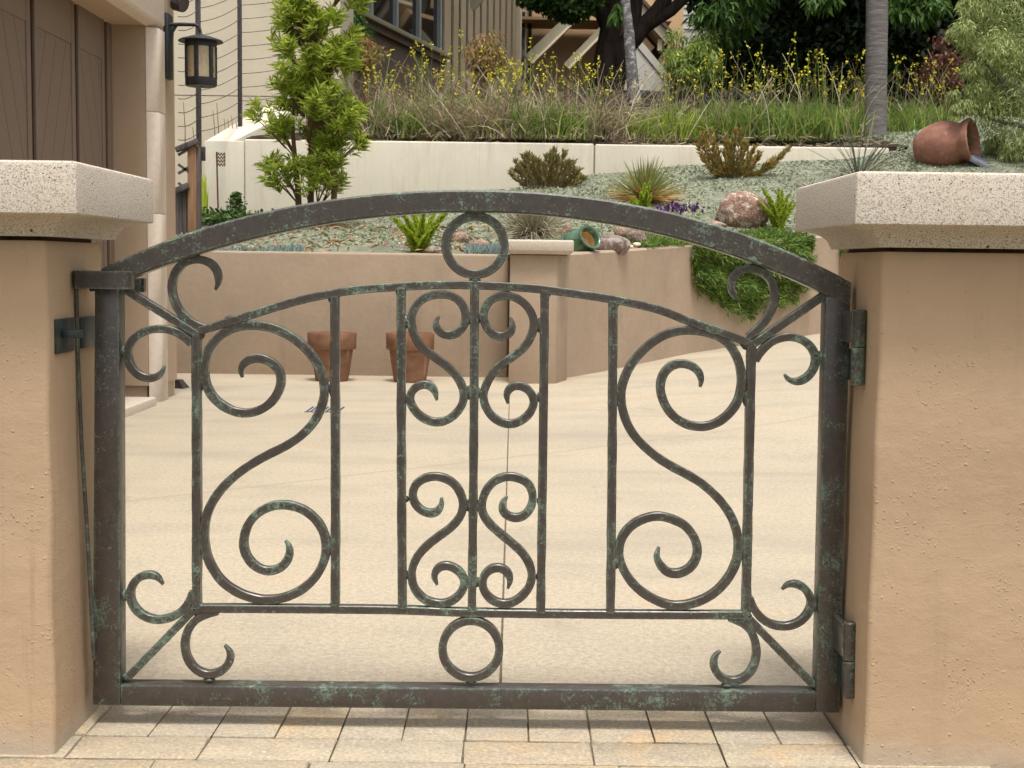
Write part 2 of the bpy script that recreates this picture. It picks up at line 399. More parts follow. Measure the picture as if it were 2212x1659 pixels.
def mat_glass(name, col=(0.012, 0.014, 0.014, 1)):
    t = NT(name); t.bsdf(col, 0.04, None, 0, 0.9); return t.m

def mat_lampglass():
    t = NT('art_glass'); n = t.noise(t.wpos((7, 7, 2.2)), 4, 4, 0.6, 1.2)
    col = t.ramp(n, [(0.28, srgb(122, 92, 66)), (0.42, srgb(158, 138, 100)), (0.55, srgb(166, 156, 120)), (0.64, srgb(166, 128, 126)), (0.75, srgb(146, 148, 130))])
    t.bsdf(col, 0.18, None, 0, 0.6, 0.4); return t.m

def mat_glaze():
    t = NT('green_glaze'); n = t.noise(t.wpos(), 16, 4)
    t.bsdf(t.ramp(n, [(0.3, srgb(38, 68, 44)), (0.7, srgb(70, 100, 70))]), 0.16, None, 0, 0.6, 0.5); return t.m

def mat_chalksheet():
    return mat_ground('silver_groundcover_soil', [srgb(78, 78, 64), srgb(118, 120, 102), srgb(148, 150, 130)], 6, 60)

M = {}
M['patina'] = mat_patina()
M['iron'] = mat_plain('dark_patina_iron', srgb(58, 64, 62), 0.5, 60, 0.35, 0.4, 0.001, 0.4, 0.4)
M['pier'] = mat_stucco('pier_stucco', srgb(175, 150, 122), 0.06, True, False, 300, None, 0.42, True)
M['tanwall'] = mat_stucco('tan_wall_stucco', srgb(156, 138, 118), 0.10, True, False, 160, srgb(132, 110, 90), 0.5)
M['cream'] = mat_stucco('cream_wall_stucco', srgb(200, 192, 174), 0.05, False, True, 90, srgb(176, 162, 134), 0.4)
M['garage'] = mat_stucco('garage_stucco', srgb(168, 147, 124), 0.06, False, False, 120, None, 0.3)
M['housewall'] = mat_stucco('house_stucco', srgb(198, 186, 164), 0.05, False, False, 60, None, 0.9)
M['castc'] = mat_cast()
M['mortar'] = mat_plain('dark_mortar', srgb(74, 58, 44), 0.95, 60, 0.4, 0.6, 0.004)
M['concrete'] = mat_concrete()
M['paver'] = mat_paver()
M['sand'] = mat_ground('joint_sand', [srgb(96, 86, 72), srgb(132, 120, 102), srgb(164, 152, 134)], 40, 200)
M['caststone'] = mat_plain('pinkish_cast_trim', srgb(190, 176, 160), 0.85, 40, 0.06, 0.25, 0.002)
M['door'] = mat_plain('brown_door_paint', srgb(114, 98, 84), 0.6, 22, 0.08, 0.15, 0.002, 0, 0.3, (6, 6, 1))
M['groove'] = mat_plain('door_groove', srgb(60, 38, 32), 0.8, 30, 0.2)
M['black'] = mat_plain('black_lantern_iron', srgb(42, 44, 46), 0.5, 60, 0.3, 0.3, 0.001, 0.2, 0.4)
M['artglass'] = mat_lampglass()
M['terra'] = mat_terracotta('terracotta', srgb(110, 79, 60), srgb(138, 103, 79))
M['terrared'] = mat_terracotta('red_terracotta', srgb(124, 84, 70), srgb(152, 108, 92))
M['potsoil'] = mat_ground('pot_inside', [srgb(40, 30, 26), srgb(70, 56, 48)], 20, 90)
M['glaze'] = mat_glaze()
M['bisque'] = mat_plain('bisque_inside', srgb(212, 184, 140), 0.8, 14, 0.15)
M['soil'] = mat_ground('dark_mulch', [srgb(28, 22, 19), srgb(50, 39, 33), srgb(96, 80, 68)], 8, 60)
M['bed'] = mat_chalksheet()
M['dirt'] = mat_ground('dry_ground', [srgb(48, 54, 34), srgb(74, 80, 50), srgb(98, 100, 66)], 0.6, 9)
M['wood'] = mat_wood('weathered_brown_wood', srgb(112, 82, 60), srgb(150, 116, 88))
M['woodgrey'] = mat_wood('grey_weathered_wood', srgb(62, 56, 54), srgb(104, 96, 92))
M['steel'] = mat_plain('dark_fence_steel', srgb(74, 66, 66), 0.5, 40, 0.3, 0.3, 0.001, 0.3)
M['rust'] = mat_plain('rusty_steel', srgb(92, 56, 46), 0.85, 60, 0.3)
M['slate'] = mat_plain('slate', srgb(100, 104, 112), 0.7, 14, 0.2, 0.4, 0.004)
M['boulder'] = mat_rock('lichen_boulder', srgb(134, 104, 86), srgb(176, 142, 122), 0.8)
M['rockpink'] = mat_rock('pink_rock', srgb(146, 116, 96), srgb(194, 168, 148), 0.35)
M['rockgrey'] = mat_rock('grey_rock', srgb(100, 86, 78), srgb(172, 152, 138), 0.4)
M['pebble'] = mat_plain('white_pebble', srgb(220, 208, 184), 0.7, 30, 0.08)
M['stonewall'] = mat_rock('dark_blue_stone', srgb(60, 62, 70), srgb(104, 108, 118))
M['barkdark'] = mat_bark('dark_bark', srgb(34, 28, 26), srgb(66, 56, 50))
M['barkgrey'] = mat_bark('grey_bark', srgb(84, 80, 78), srgb(128, 122, 118), True)
M['barkbirch'] = mat_bark('pale_lichen_bark', srgb(84, 82, 84), srgb(128, 124, 124), True, srgb(186, 182, 176))
M['barkbrown'] = mat_bark('brown_stem', srgb(84, 66, 48), srgb(120, 96, 70))
M['twig'] = mat_bark('twig_bark', srgb(92, 74, 62), srgb(136, 112, 96))
M['greenwall'] = mat_plain('brown_grey_paint', srgb(116, 102, 88), 0.8, 6, 0.08)
M['board'] = mat_wood('olive_tan_board', srgb(168, 153, 126), srgb(186, 170, 142))
M['batten'] = mat_plain('dark_brown_batten', srgb(48, 36, 24), 0.85, 8, 0.15)
M['winframe'] = mat_plain('grey_window_frame', srgb(150, 154, 154), 0.5, 8, 0.05)
M['glass'] = mat_glass('window_glass')
M['porch'] = mat_plain('tan_porch_paint', srgb(190, 160, 122), 0.8, 3, 0.05)
M['trim'] = mat_plain('cream_trim_paint', srgb(222, 208, 180), 0.6, 8, 0.04)
M['olivetrim'] = mat_plain('olive_trim_paint', srgb(150, 144, 120), 0.7, 8, 0.06)
M['white'] = mat_plain('white_paint', srgb(232, 226, 214), 0.6, 8, 0.03)
M['siding'] = mat_plain('grey_siding_paint', srgb(176, 172, 164), 0.7, 8, 0.04)
M['roof'] = mat_plain('brown_roof', srgb(92, 80, 72), 0.9, 20, 0.2)
# leaves
M['l_podo'] = mat_leaf('podocarpus_leaf', [srgb(100, 122, 38), srgb(144, 164, 50), srgb(182, 194, 72), srgb(208, 212, 112)], 0.5)
M['l_bulb'] = mat_leaf('bulbine_leaf', [srgb(84, 110, 48), srgb(114, 142, 62), srgb(142, 166, 76), srgb(172, 178, 100)], 0.4)
M['l_bulblime'] = mat_leaf('bulbine_lime_leaf', [srgb(112, 140, 48), srgb(150, 174, 62), srgb(184, 192, 90)], 0.42)
M['l_dry'] = mat_leaf('dry_stalk', [srgb(104, 88, 68), srgb(152, 136, 112), srgb(198, 182, 156), srgb(134, 108, 80)], 0.25)
M['l_yellow'] = mat_leaf('yellow_flower', [srgb(208, 192, 40), srgb(232, 218, 66), srgb(236, 226, 120)], 0.4)
M['l_leuc'] = mat_leaf('leucadendron_leaf', [srgb(104, 110, 58), srgb(134, 136, 76), srgb(150, 128, 88), srgb(146, 102, 82)], 0.35)
M['l_leucgold'] = mat_leaf('golden_leucadendron_leaf', [srgb(104, 108, 58), srgb(136, 132, 64), srgb(186, 144, 62), srgb(136, 108, 70)], 0.35)
M['l_yucca'] = mat_leaf('spiky_grass_leaf', [srgb(98, 110, 60), srgb(136, 142, 82), srgb(176, 168, 104)], 0.25)
M['l_orange'] = mat_leaf('orange_dry_blade', [srgb(150, 116, 66), srgb(186, 144, 84), srgb(190, 160, 110)], 0.25)
M['l_fox'] = mat_leaf('foxtail_leaf', [srgb(132, 156, 40), srgb(172, 190, 58), srgb(206, 212, 104)], 0.45)
M['l_fescue'] = mat_leaf('grey_fescue', [srgb(120, 116, 96), srgb(156, 148, 122), srgb(190, 178, 150)], 0.2)
M['l_agave'] = mat_leaf('dark_strap_leaf', [srgb(70, 82, 70), srgb(96, 108, 92), srgb(128, 120, 104)], 0.15)
M['l_chalk'] = mat_leaf('blue_chalk_finger', [srgb(112, 132, 128), srgb(140, 160, 154), srgb(172, 186, 178)], 0.2)
M['l_dym'] = mat_leaf('silver_groundcover_leaf', [srgb(118, 128, 98), srgb(146, 154, 128), srgb(172, 178, 154), srgb(154, 156, 124)], 0.2)
M['l_litter'] = mat_leaf('fallen_leaf', [srgb(132, 88, 56), srgb(160, 118, 76), srgb(176, 150, 112), srgb(112, 82, 62)], 0.2)
M['l_mat'] = mat_leaf('green_mat_leaf', [srgb(52, 78, 28), srgb(84, 114, 42), srgb(124, 152, 64), srgb(158, 174, 94)], 0.38)
M['l_lav'] = mat_leaf('purple_spike', [srgb(74, 36, 90), srgb(104, 52, 120), srgb(126, 84, 146)], 0.2)
M['l_ivy'] = mat_leaf('ivy_leaf', [srgb(48, 70, 32), srgb(76, 102, 48), srgb(104, 128, 68)], 0.25)
M['l_lime'] = mat_leaf('lime_strap_leaf', [srgb(150, 170, 40), srgb(186, 200, 60), srgb(206, 212, 100)], 0.4)
M['l_maple'] = mat_leaf('maple_leaf', [srgb(34, 54, 22), srgb(54, 84, 32), srgb(84, 116, 46)], 0.35)
M['l_dark'] = mat_leaf('dark_evergreen_leaf', [srgb(24, 38, 18), srgb(36, 54, 24), srgb(48, 68, 30)], 0.15)
M['l_mid'] = mat_leaf('mid_green_leaf', [srgb(50, 78, 32), srgb(72, 104, 42), srgb(102, 134, 56)], 0.35)
M['l_light'] = mat_leaf('light_green_leaf', [srgb(120, 142, 66), srgb(154, 174, 88), srgb(186, 198, 122)], 0.45)
M['l_olive'] = mat_leaf('olive_leaf', [srgb(104, 118, 64), srgb(140, 154, 88), srgb(172, 182, 116), srgb(196, 202, 146)], 0.3)
M['l_nand'] = mat_leaf('nandina_leaf', [srgb(112, 120, 62), srgb(148, 140, 78), srgb(176, 120, 84), srgb(190, 150, 116)], 0.35)
M['l_red'] = mat_leaf('red_leaf', [srgb(78, 48, 44), srgb(112, 66, 58), srgb(126, 96, 66)], 0.3)

# ------------------------------------------------------------------ ground levels
def g_drive(x, y):
    d = y + 2.17
    k = min(1, max(0, (d - 5.0) / 4.5)); k = k*k*(3 - 2*k)
    return 0.085 * math.log1p(math.exp((x - 0.45) * 7)) / 7 * k
D0 = [(-9, 9.2), (0.34, 9.2), (1.42, 10.75), (2.8, 12.05), (4.5, 13.0), (7, 14.0), (9, 14.6)]
Z0 = [(-9, 0.80), (0.34, 0.80), (1.42, 0.90), (2.8, 1.03), (4.5, 1.4), (7, 1.95), (9, 2.1)]
Z1 = [(-9, 1.2), (-3.5, 1.22), (-1.5, 1.40), (0.93, 1.78), (4.2, 2.05), (6, 2.2), (9, 2.3)]
D1 = 15.0
def h_bed(x, y):
    d = y + 2.17; d0 = interp(x, D0); z0 = interp(x, Z0); z1 = interp(x, Z1)
    if d <= D1:
        t = max(0.0, (d - d0) / (D1 - d0)); t = t*0.75 + 0.25*t*t*(3-2*t)
        z = z0 + (z1 - z0) * t
    else: z = z1 + min(0.40 * (d - D1), 0.16 + 0.16 * (d - D1 - 0.4))
    return z + 0.018*math.sin(2.1*x + 1.3*y) + 0.012*math.sin(5.3*x - 3.1*y)
def h_up(x, y):
    return 2.10 + 0.17 * (y + 2.17 - 15.1) + 0.03*math.sin(1.7*x + y)
def hit(fn, px, py, d0=8.5, d1=28.0):
    r = ray(px, py); prev = d0
    for i in range(1, 400):
        d = d0 + (d1 - d0) * i / 400; p = CAM + r * (d / r.y)
        if p.z < fn(p.x, p.y):
            return p
    return CAM + r * (d1 / r.y)
def bed(px, py): return hit(h_bed, px, py, interp((px - CX)/F_PX*10, D0) - 0.2)

# ================================================================== SETTING
b = MB(); b.box(-250, 250, -250, 250, -0.6, -0.25); tag(b.build('ground', M['dirt']), kind='structure')
# driveway: two slabs with an open joint between them
def grid_sheet(name, mat, xs, ys, fn, skirt=0.12, kind='structure'):
    v = []; f = []
    for y in ys:
        for x in xs: v.append((x, y, fn(x, y)))
    nx, ny = len(xs), len(ys)
    for j in range(ny - 1):
        for i in range(nx - 1): f.append((j*nx+i, j*nx+i+1, (j+1)*nx+i+1, (j+1)*nx+i))
    # skirt round the edge gives the sheet its thickness
    edge = [(0*nx+i) for i in range(nx)] + [(j*nx+nx-1) for j in range(1, ny)] + [((ny-1)*nx+i) for i in range(nx-2, -1, -1)] + [j*nx for j in range(ny-2, 0, -1)]
    o = len(v)
    for e in edge: v.append((v[e][0], v[e][1], v[e][2] - skirt))
    for k in range(len(edge)):
        k2 = (k + 1) % len(edge); f.append((edge[k2], edge[k], o + k, o + k2))
    me = bpy.data.meshes.new(name); me.from_pydata(v, [], f)
    me.polygons.foreach_set('use_smooth', [True]*len(me.polygons)); me.set_sharp_from_angle(angle=math.radians(40))
    return tag(link(name, me, mat), kind=kind)
ys = list(np.linspace(0.160, 11.5, 46))
grid_sheet('driveway_slab', M['concrete'], list(np.linspace(-4.2, -0.0165, 14)), ys, g_drive)
grid_sheet('driveway_slab', M['concrete'], list(np.linspace(-0.0115, 6.5, 30)), ys, g_drive)
b = MB(); b.box(-4.2, 6.5, 0.165, 11.4, -0.2, -0.006); tag(b.build('joint_filler', M['sand']), kind='structure')
# paving in front of and under the gate: every paver a part
pav = empty('pavement', (0, 0, 0)); tag(pav, kind='structure')
bb = MB(); bb.box(-2.2, 2.2, -2.6, 0.155, -0.2, -0.006); tag(link('paving_base', bb.mesh('paving_base'), M['sand'], pav), kind='structure')
def paver_mesh(w, l, seed):
    r = random.Random(seed); m = MB(); m.box(-w/2, w/2, -l/2, l/2, -0.05, 0)
    me = m.mesh('paver', bevel=0.0026, seg=2)
    for vv in me.vertices:
        vv.co.x += r.uniform(-1, 1)*0.0012; vv.co.y += r.uniform(-1, 1)*0.0012
    return me
sold = [paver_mesh(0.1006, 0.200, i) for i in range(4)]
stre = [paver_mesh(0.2034, 0.0965, i) for i in range(4)]
big = [paver_mesh(0.2368, 0.1515, i) for i in range(4)]
def lay(meshes, x, y):
    o = bpy.data.objects.new('paver', random.choice(meshes)); C.objects.link(o); o.parent = pav
    if not o.data.materials: o.data.materials.append(M['paver'])
    o.location = (x, y, random.uniform(-0.0015, 0.001)); o.rotation_euler = (random.uniform(-.004, .004), random.uniform(-.004, .004), random.uniform(-.008, .008))
xj = PZ(1005, 1590, 0).x
for k in range(-7, 6):
    x = xj + 0.0515 + k*0.1030
    if -0.80 < x < 0.66: lay(sold, x, -0.048 + 0.1015)
xj = PZ(1000, 1622, 0).x
for k in range(-4, 4):
    x = xj + 0.103 + k*0.206
    if -0.95 < x < 0.80: lay(stre, x, -0.0985)
xj = PZ(1003, 1652, 0).x
for r_ in range(5):
    for k in range(-9, 9): lay(big, xj + (0.5*(r_ % 2))*0.2395 + 0.12 + k*0.2395, -0.2255 - r_*0.1545)

# planting terraces
v = []; f = []
xs = list(np.linspace(-5.5, 9.0, 74)); NT_ = 30
for i, x in enumerate(xs):
    d0 = interp(x, D0) + 0.06
    for j in range(NT_):
        dmax = D1 + (3.5 if x > 4.25 else 0.04)
        y = d0 + (dmax - d0) * j / (NT_ - 1) - 2.17
        v.append((x, y, h_bed(x, y)))
for i in range(len(xs) - 1):
    for j in range(NT_ - 1): f.append((i*NT_+j, (i+1)*NT_+j, (i+1)*NT_+j+1, i*NT_+j+1))
me = bpy.data.meshes.new('planted_slope'); me.from_pydata(v, [], f); me.polygons.foreach_set('use_smooth', [True]*len(f))
tag(link('planted_slope', me, M['bed']), kind='structure')
grid_sheet('upper_terrace_soil', M['soil'], list(np.linspace(-3.0, 14, 60)), list(np.linspace(12.98, 40, 50)), h_up, 0.6)
grid_sheet('side_yard', M['dirt'], [-9, -3.45], [9.4, 16.0], lambda x, y: 1.1, 1.2)
# hill behind everything
grid_sheet('hillside', M['dirt'], list(np.linspace(-60, 70, 30)), list(np.linspace(36, 140, 20)), lambda x, y: 5.2 + 0.22*(y-36) + 0.6*math.sin(x*0.2) + 0.4*math.sin(y*.3+x*.1), 6)

# ================================================================== RETAINING WALLS
WT = 0.84
wl = empty('low_retaining_wall', (-2, 7.0, 0), 'low tan stucco retaining wall behind the two clay flowerpots', 'retaining wall')
m = MB(); m.box(-5.5, -0.03, 7.0, 7.22, -0.1, WT); m.build('wall_body', M['tanwall'], wl, bevel=0.018, seg=3)
# pillar
pp = empty('wall_pillar', (0.14, 6.6, 0), 'short tan pillar with a pale cap where the two low walls meet', 'pillar')
m = MB(); poly = [(-0.024, 6.53), (0.282, 6.53), (0.365, 6.80), (0.365, 7.3), (-0.024, 7.3)]
m.loops([[Vector((x, y, z)) for x, y in poly] for z in (-0.1, 0.838)]); m.build('shaft', M['tanwall'], pp, bevel=0.012, seg=2)
m = MB(); cp = lambda o, z: [Vector((-0.045+o, 6.48+o, z)), Vector((0.385-o, 6.48+o, z)), Vector((0.385-o, 7.3, z)), Vector((-0.045+o, 7.3, z))]
m.loops([cp(0.02, 0.840), cp(0.012, 0.852), cp(0, 0.862), cp(0, 0.922), cp(0.008, 0.932)]); m.build('cap', M['castc'], pp, bevel=0.003)
# right wall, following the rising drive
wr = empty('angled_retaining_wall', (1.4, 8.6, 0), 'long tan stucco wall angling up to the right beside the drive, green mat spilling over it', 'retaining wall')
pts = [(0.36, 9.12), (0.9, 9.95), (1.42, 10.73), (2.1, 11.42), (2.8, 12.03), (3.6, 12.55), (4.5, 13.0), (6.5, 13.8), (8.5, 14.4)]
TOPZ = [(0.3, 0.848), (1.42, 0.945), (2.8, 1.065), (4.5, 1.38), (8.5, 2.0)]
rings = []
for i, (x, d) in enumerate(pts):
    a = pts[max(i-1, 0)]; c_ = pts[min(i+1, len(pts)-1)]
    t = Vector((c_[0]-a[0], c_[1]-a[1], 0)).normalized(); nn = Vector((-t.y, t.x, 0))
    p = Vector((x, d - 2.17, 0)); zt = interp(x, TOPZ)
    q = p + nn*0.2
    rings.append([Vector((p.x, p.y, -0.1)), Vector((q.x, q.y, -0.1)), Vector((q.x, q.y, zt-.015)), Vector((q.x-nn.x*.015, q.y-nn.y*.015, zt)), Vector((p.x+nn.x*.015, p.y+nn.y*.015, zt)), Vector((p.x, p.y, zt-.015))])
m = MB(); m.loops(rings); m.build('wall_body', M['tanwall'], wr, smooth=True, angle=30)

# cream wall of the upper terrace
cw = empty('cream_retaining_wall', (0, 12.9, 1), 'long cream stucco retaining wall below the yellow-flowered planting', 'retaining wall')
xl = PD(440, 300, 15.0).x; xjn = PD(1284, 330, 15.0).x; xr = PD(1921, 330, 15.0).x; ZC = PD(1284, 310, 15.0).z
m = MB(); m.box(xl + 0.45, xjn - 0.006, 12.83, 13.05, 0.9, ZC); m.build('wall_panel', M['cream'], cw, bevel=0.02, seg=3)
m = MB(); m.box(xjn + 0.006, xr, 12.83, 13.05, 1.2, ZC - 0.005); m.build('wall_panel', M['cream'], cw, bevel=0.02, seg=3)
m = MB(); m.box(xjn - 0.006, xjn + 0.006, 12.85, 13.0, 1.2, ZC - 0.02); m.build('joint_strip', M['sand'], cw)
m = MB(); m.box(xl, xl + 0.445, 12.84, 13.06, 0.9, ZC - 0.02); m.build('wall_panel', M['cream'], cw, bevel=0.015, seg=2)
z2 = ZC + 0.62
m = MB(); m.loops([[Vector((xl, 12.862, ZC-.03)), Vector((xl+.30, 12.862, ZC-.03)), Vector((xl+.30, 12.862, 0.9)), Vector((xl, 12.862, 0.9))][::-1],
                   [Vector((xl+.38, 14.6, z2-.03)), Vector((xl+.82, 14.6, z2-.05)), Vector((xl+.82, 14.6, 0.9)), Vector((xl+.38, 14.6, 0.9))][::-1]])
m.build('return_wall', M['cream'], cw, bevel=0.012, seg=2)

# ================================================================== GATE PIERS
def rrect(x0, x1, y0, y1, z, r):
    pts_ = []
    for cx_, cy_, a0 in ((x1-r, y0+r, -90), (x1-r, y1-r, 0), (x0+r, y1-r, 90), (x0+r, y0+r, 180)):
        for k in range(4):
            a = math.radians(a0 + 30*k); pts_.append(Vector((cx_ + r*math.cos(a), cy_ + r*math.sin(a), z)))
    return pts_
def pier(x0, x1, cx0, cx1, label):
    e = empty('gate_pier', ((x0+x1)/2, -0.0, 0), label, 'gate pier', 'stucco piers either side of the gate')
    y0, y1 = -0.138, 0.14; m = MB()
    zs = [-0.05] + list(np.linspace(0.0, 0.78, 30)) + [0.790, 0.797]
    rings = []
    for z in zs:
        o = 0.004 if z > 0.792 else (0.0015 if z > 0.785 else 0)
        ring = rrect(x0+o, x1-o, y0+o, y1-o, z, 0.008)
        rings.append([p + Vector((1, 1, 0)) * 0.0011 * math.sin(z*23 + p.x*40 + p.y*31) for p in ring])
    m.loops(rings); m.build('shaft', M['pier'], e, smooth=True, angle=40)
    m = MB(); m.loops([rrect(x0+.012, x1-.012, y0+.012, y1-.012, 0.7972, 0.01), rrect(x0+.012, x1-.012, y0+.012, y1-.012, 0.8045, 0.01)]); m.build('mortar_bed', M['mortar'], e)
    m = MB(); Y0, Y1 = -0.204, 0.215; prof = [(0.052, 0.8035)]
    for k in range(0, 8):
        a = math.radians(84 - 84*k/7); prof.append((0.006 + 0.044*math.sin(a), 0.834 - 0.028*(1 - math.cos(a))))
    prof += [(0.0025, 0.8342), (0, 0.8365), (0, 0.9045), (0.002, 0.9095), (0.007, 0.9122), (0.03, 0.914)]
    m.loops([rrect(cx0+o, cx1-o, Y0+o, Y1-o, z, 0.0035) for o, z in prof]); m.build('cap', M['castc'], e, smooth=True, angle=28)
    return e
PXR = 0.5555; PXL = -0.7045
CR = 0.4955; CL = -0.6355
pier(PXR, PXR + 0.62, CR, CR + 0.71, 'tan stucco gate pier with pitted pale cap on the hinge side, right of the gate')
pier(PXL - 0.62, PXL, CL - 0.71, CL, 'tan stucco gate pier with pale cap on the latch side, left of the gate')

# ================================================================== THE GATE
YF = 0.0
def Z4(pts_): return [(0.36*x, 530.9 + 0.36*y) for x, y in pts_]
def Z5(pts_): return [(707.8 + 0.36*x, 530.9 + 0.36*y) for x, y in pts_]
def Z6(pts_): return [(1415.7 + 0.36*x, 530.9 + 0.36*y) for x, y in pts_]
def B1(pts_): return [(0.36*x, 1061.8 + 0.36*y) for x, y in pts_]
def B2(pts_): return [(707.8 + 0.36*x, 1061.8 + 0.36*y) for x, y in pts_]
def B3(pts_): return [(1415.7 + 0.36*x, 1061.8 + 0.36*y) for x, y in pts_]
def catmull(pts_, step=5.0, closed=False):
    P_ = [np.array(p, float) for p in pts_]; out = []
    # light smoothing evens out hand-read points
    if len(P_) > 6:
        Q = [P_[0]] + [0.2*P_[i-1] + 0.6*P_[i] + 0.2*P_[i+1] for i in range(1, len(P_)-1)] + [P_[-1]]
        P_ = [P_[i] + (P_[i]-Q[i])*0.0 + (Q[i]-P_[i])*0.6 for i in range(len(P_))]
    n = len(P_)
    for i in range(n - 1):
        p0 = P_[i-1] if i > 0 else 2*P_[0]-P_[1]; p1 = P_[i]; p2 = P_[i+1]; p3 = P_[i+2] if i+2 < n else 2*P_[-1]-P_[-2]
        k = max(2, int(np.linalg.norm(p2-p1)/step))
        for j in range(k):
            t = j/k
            out.append(0.5*((2*p1) + (p2-p0)*t + (2*p0-5*p1+4*p2-p3)*t*t + (3*p1-p0-3*p2+p3)*t**3))
    out.append(P_[-1]); return out
def sweep(path, width, y0, y1, taper=(0, 0), wob=0.035, ch=0.0013, smooth=True, seed=0, cut=False):
    """flat-bar section swept along a path read on the gate's plane; taper = lengths (px) over which an end thins to a tip"""
    r = random.Random(seed); W3 = [PY(p[0], p[1], y0) for p in path]; n = len(W3)
    s_ = [0.0]
    for i in range(1, n): s_.append(s_[-1] + math.hypot(path[i][0]-path[i-1][0], path[i][1]-path[i-1][1]))
    tot = s_[-1]; rings = []; ph = r.uniform(0, 9)
    for i, p in enumerate(W3):
        t = (W3[min(i+1, n-1)] - W3[max(i-1, 0)]); t.y = 0; t.normalize(); nn = Vector((-t.z, 0, t.x))
        w = width(s_[i]/tot) if callable(width) else width
        if cut and i >= n - 4: nn = nn.lerp(Vector((0.02, 0, 1)), (i - n + 5)/4).normalized(); w *= 1 + 0.13*(i - n + 5)/4
        for L, q in ((taper[0], s_[i]), (taper[1], tot - s_[i])):
            if L > 0 and q < L: w *= 0.30 + 0.70*math.sin(math.pi/2*q/L)
        hw = w/F_PX*2.18/2 * (1 + wob*math.sin(s_[i]*0.16 + ph)*0.6 + wob*math.sin(s_[i]*0.047 + 2*ph)*0.6)
        c = min(ch, hw*0.5); yy0, yy1 = y0, y1
        for L, q in ((taper[0], s_[i]), (taper[1], tot - s_[i])):
            if L > 0 and q < L*0.5:
                k = 0.25*(1 - q/(L*0.5)); yy0 += (y1-y0)*k; yy1 -= (y1-y0)*k
        sec = [(-hw+c, yy0), (hw-c, yy0), (hw, yy0+c), (hw, yy1-c), (hw-c, yy1), (-hw+c, yy1), (-hw, yy1-c), (-hw, yy0+c)]
        rings.append([Vector((p.x, 0, p.z)) + nn*o + Vector((0, yy, 0)) for o, yy in sec])
    m = MB(); m.loops(rings); return m
gate = empty('garden_gate', PY(1021, 1535, 0), 'arched bronze scrollwork gate with green patina hung between the two piers', 'gate')
def gp(name, m, mat=None, **k):
    k.setdefault('smooth', True); k.setdefault('angle', 32)
    return m.build(name, mat or M['patina'], gate, **k)
def frame_bar(name, quad, y1=0.036, bev=0.003):
    """a square tube of the outer frame, given by the corners of its front face"""
    F_ = [PY(x, y, 0.0) for x, y in quad]; m = MB()
    m.loops([[Vector((p.x, 0, p.z)) for p in F_], [Vector((p.x, y1, p.z)) for p in F_]]); return gp(name, m, bevel=bev, seg=2)
# posts, bottom rail
frame_bar('frame_post', [(204, 584), (257, 600), (260, 1525.3), (199, 1524)])
frame_bar('frame_post', [(1784, 640), (1838, 645), (1814, 1540.8), (1762, 1540)])
frame_bar('bottom_rail', [(259.6, 1480), (1763, 1494.5), (1762.6, 1540), (259.8, 1525.2)])
# arch
up = [(240,575),(324,527),(432,493),(540,468),(648,445),(796,421.5),(852,415),(1021,410),(1176,414.5),(1320,432),(1416,456),(1504,473),(1596,500),(1668,527),(1704,546),(1776,578),(1839,611)]
lo = [(270,606),(360,570.5),(432,547),(540,518),(648,495),(796,470),(852,464),(1021,456),(1176,466.5),(1320,485),(1420,504),(1504,525),(1528,533),(1628,569),(1704,599),(1772,630)]
upx = np.array(up); lox = np.array(lo)
cu = np.polyfit(upx[:, 0]-1021, upx[:, 1], 4); cl = np.polyfit(lox[:, 0]-1021, lox[:, 1], 4)
path = []; 
xs_ = np.linspace(226, 1838.5, 90)
path = [(x, (np.polyval(cu, x-1021) + np.polyval(cl, x-1021))/2) for x in xs_]
def wid(t):
    x = min(226 + t*(1838.5-226), 1826); g_ = np.polyval(cl, x-1021) - np.polyval(cu, x-1021)
    sl = np.polyval(np.polyder(cu), x-1021); return g_*math.cos(math.atan(sl))
gp('top_arch', sweep(path, wid, -0.0008, 0.0352, wob=0.0, ch=0.003, seed=1, cut=True))
# inner panel bars
YB0, YB1 = 0.009, 0.025
ia = Z4([(1195,512),(1300,480),(1400,450),(1600,385),(1800,325),(2000,285),(2160,262)]) + Z5([(420,247),(600,236),(880,235),(1200,253),(1340,268),(1700,318),(1980,376)]) + Z6([(200,455),(400,520),(560,582)])
gp('inner_arch', sweep(catmull(ia, 8), 18, YB0, YB1, wob=0.02, seed=2))
lb = B1([(1175,705),(1700,708),(2212,712)]) + B2([(440,715),(870,733),(1300,738),(1700,742),(2150,745)]) + B3([(560,745)])
gp('lower_bar', sweep(catmull(lb, 12), 18, YB0, YB1, wob=0.02, seed=3))
PK = [((422,722),(423,1316)),((722,640),(723,1309)),((866,622),(868.5,1316)),((1025,615),(1019,1322)),((1177,626),(1168,1325)),((1325,650),(1319,1325)),((1625,745),(1613,1330))]
for i, (a, c_) in enumerate(PK):
    n = 24; bend = random.uniform(-1.2, 1.2)
    path = [(a[0]+(c_[0]-a[0])*t + bend*math.sin(math.pi*t), a[1]+(c_[1]-a[1])*t) for t in [k/n for k in range(n+1)]]
    gp('picket', sweep(path, 19 if i != 0 else 19, YB0-.001, YB1+.0005, wob=0.06, seed=10+i))
for i, (a, c_) in enumerate([((262,621),(420,720)),((1782,638),(1628,744)),((275,1464),(418,1318)),((1757,1480),(1618,1338))]):
    path = [(a[0]+(c_[0]-a[0])*t, a[1]+(c_[1]-a[1])*t) for t in [k/14 for k in range(15)]]
    gp('corner_brace', sweep(path, 17.5, YB0+.0005, YB1-.0005, wob=0.03, seed=30+i))
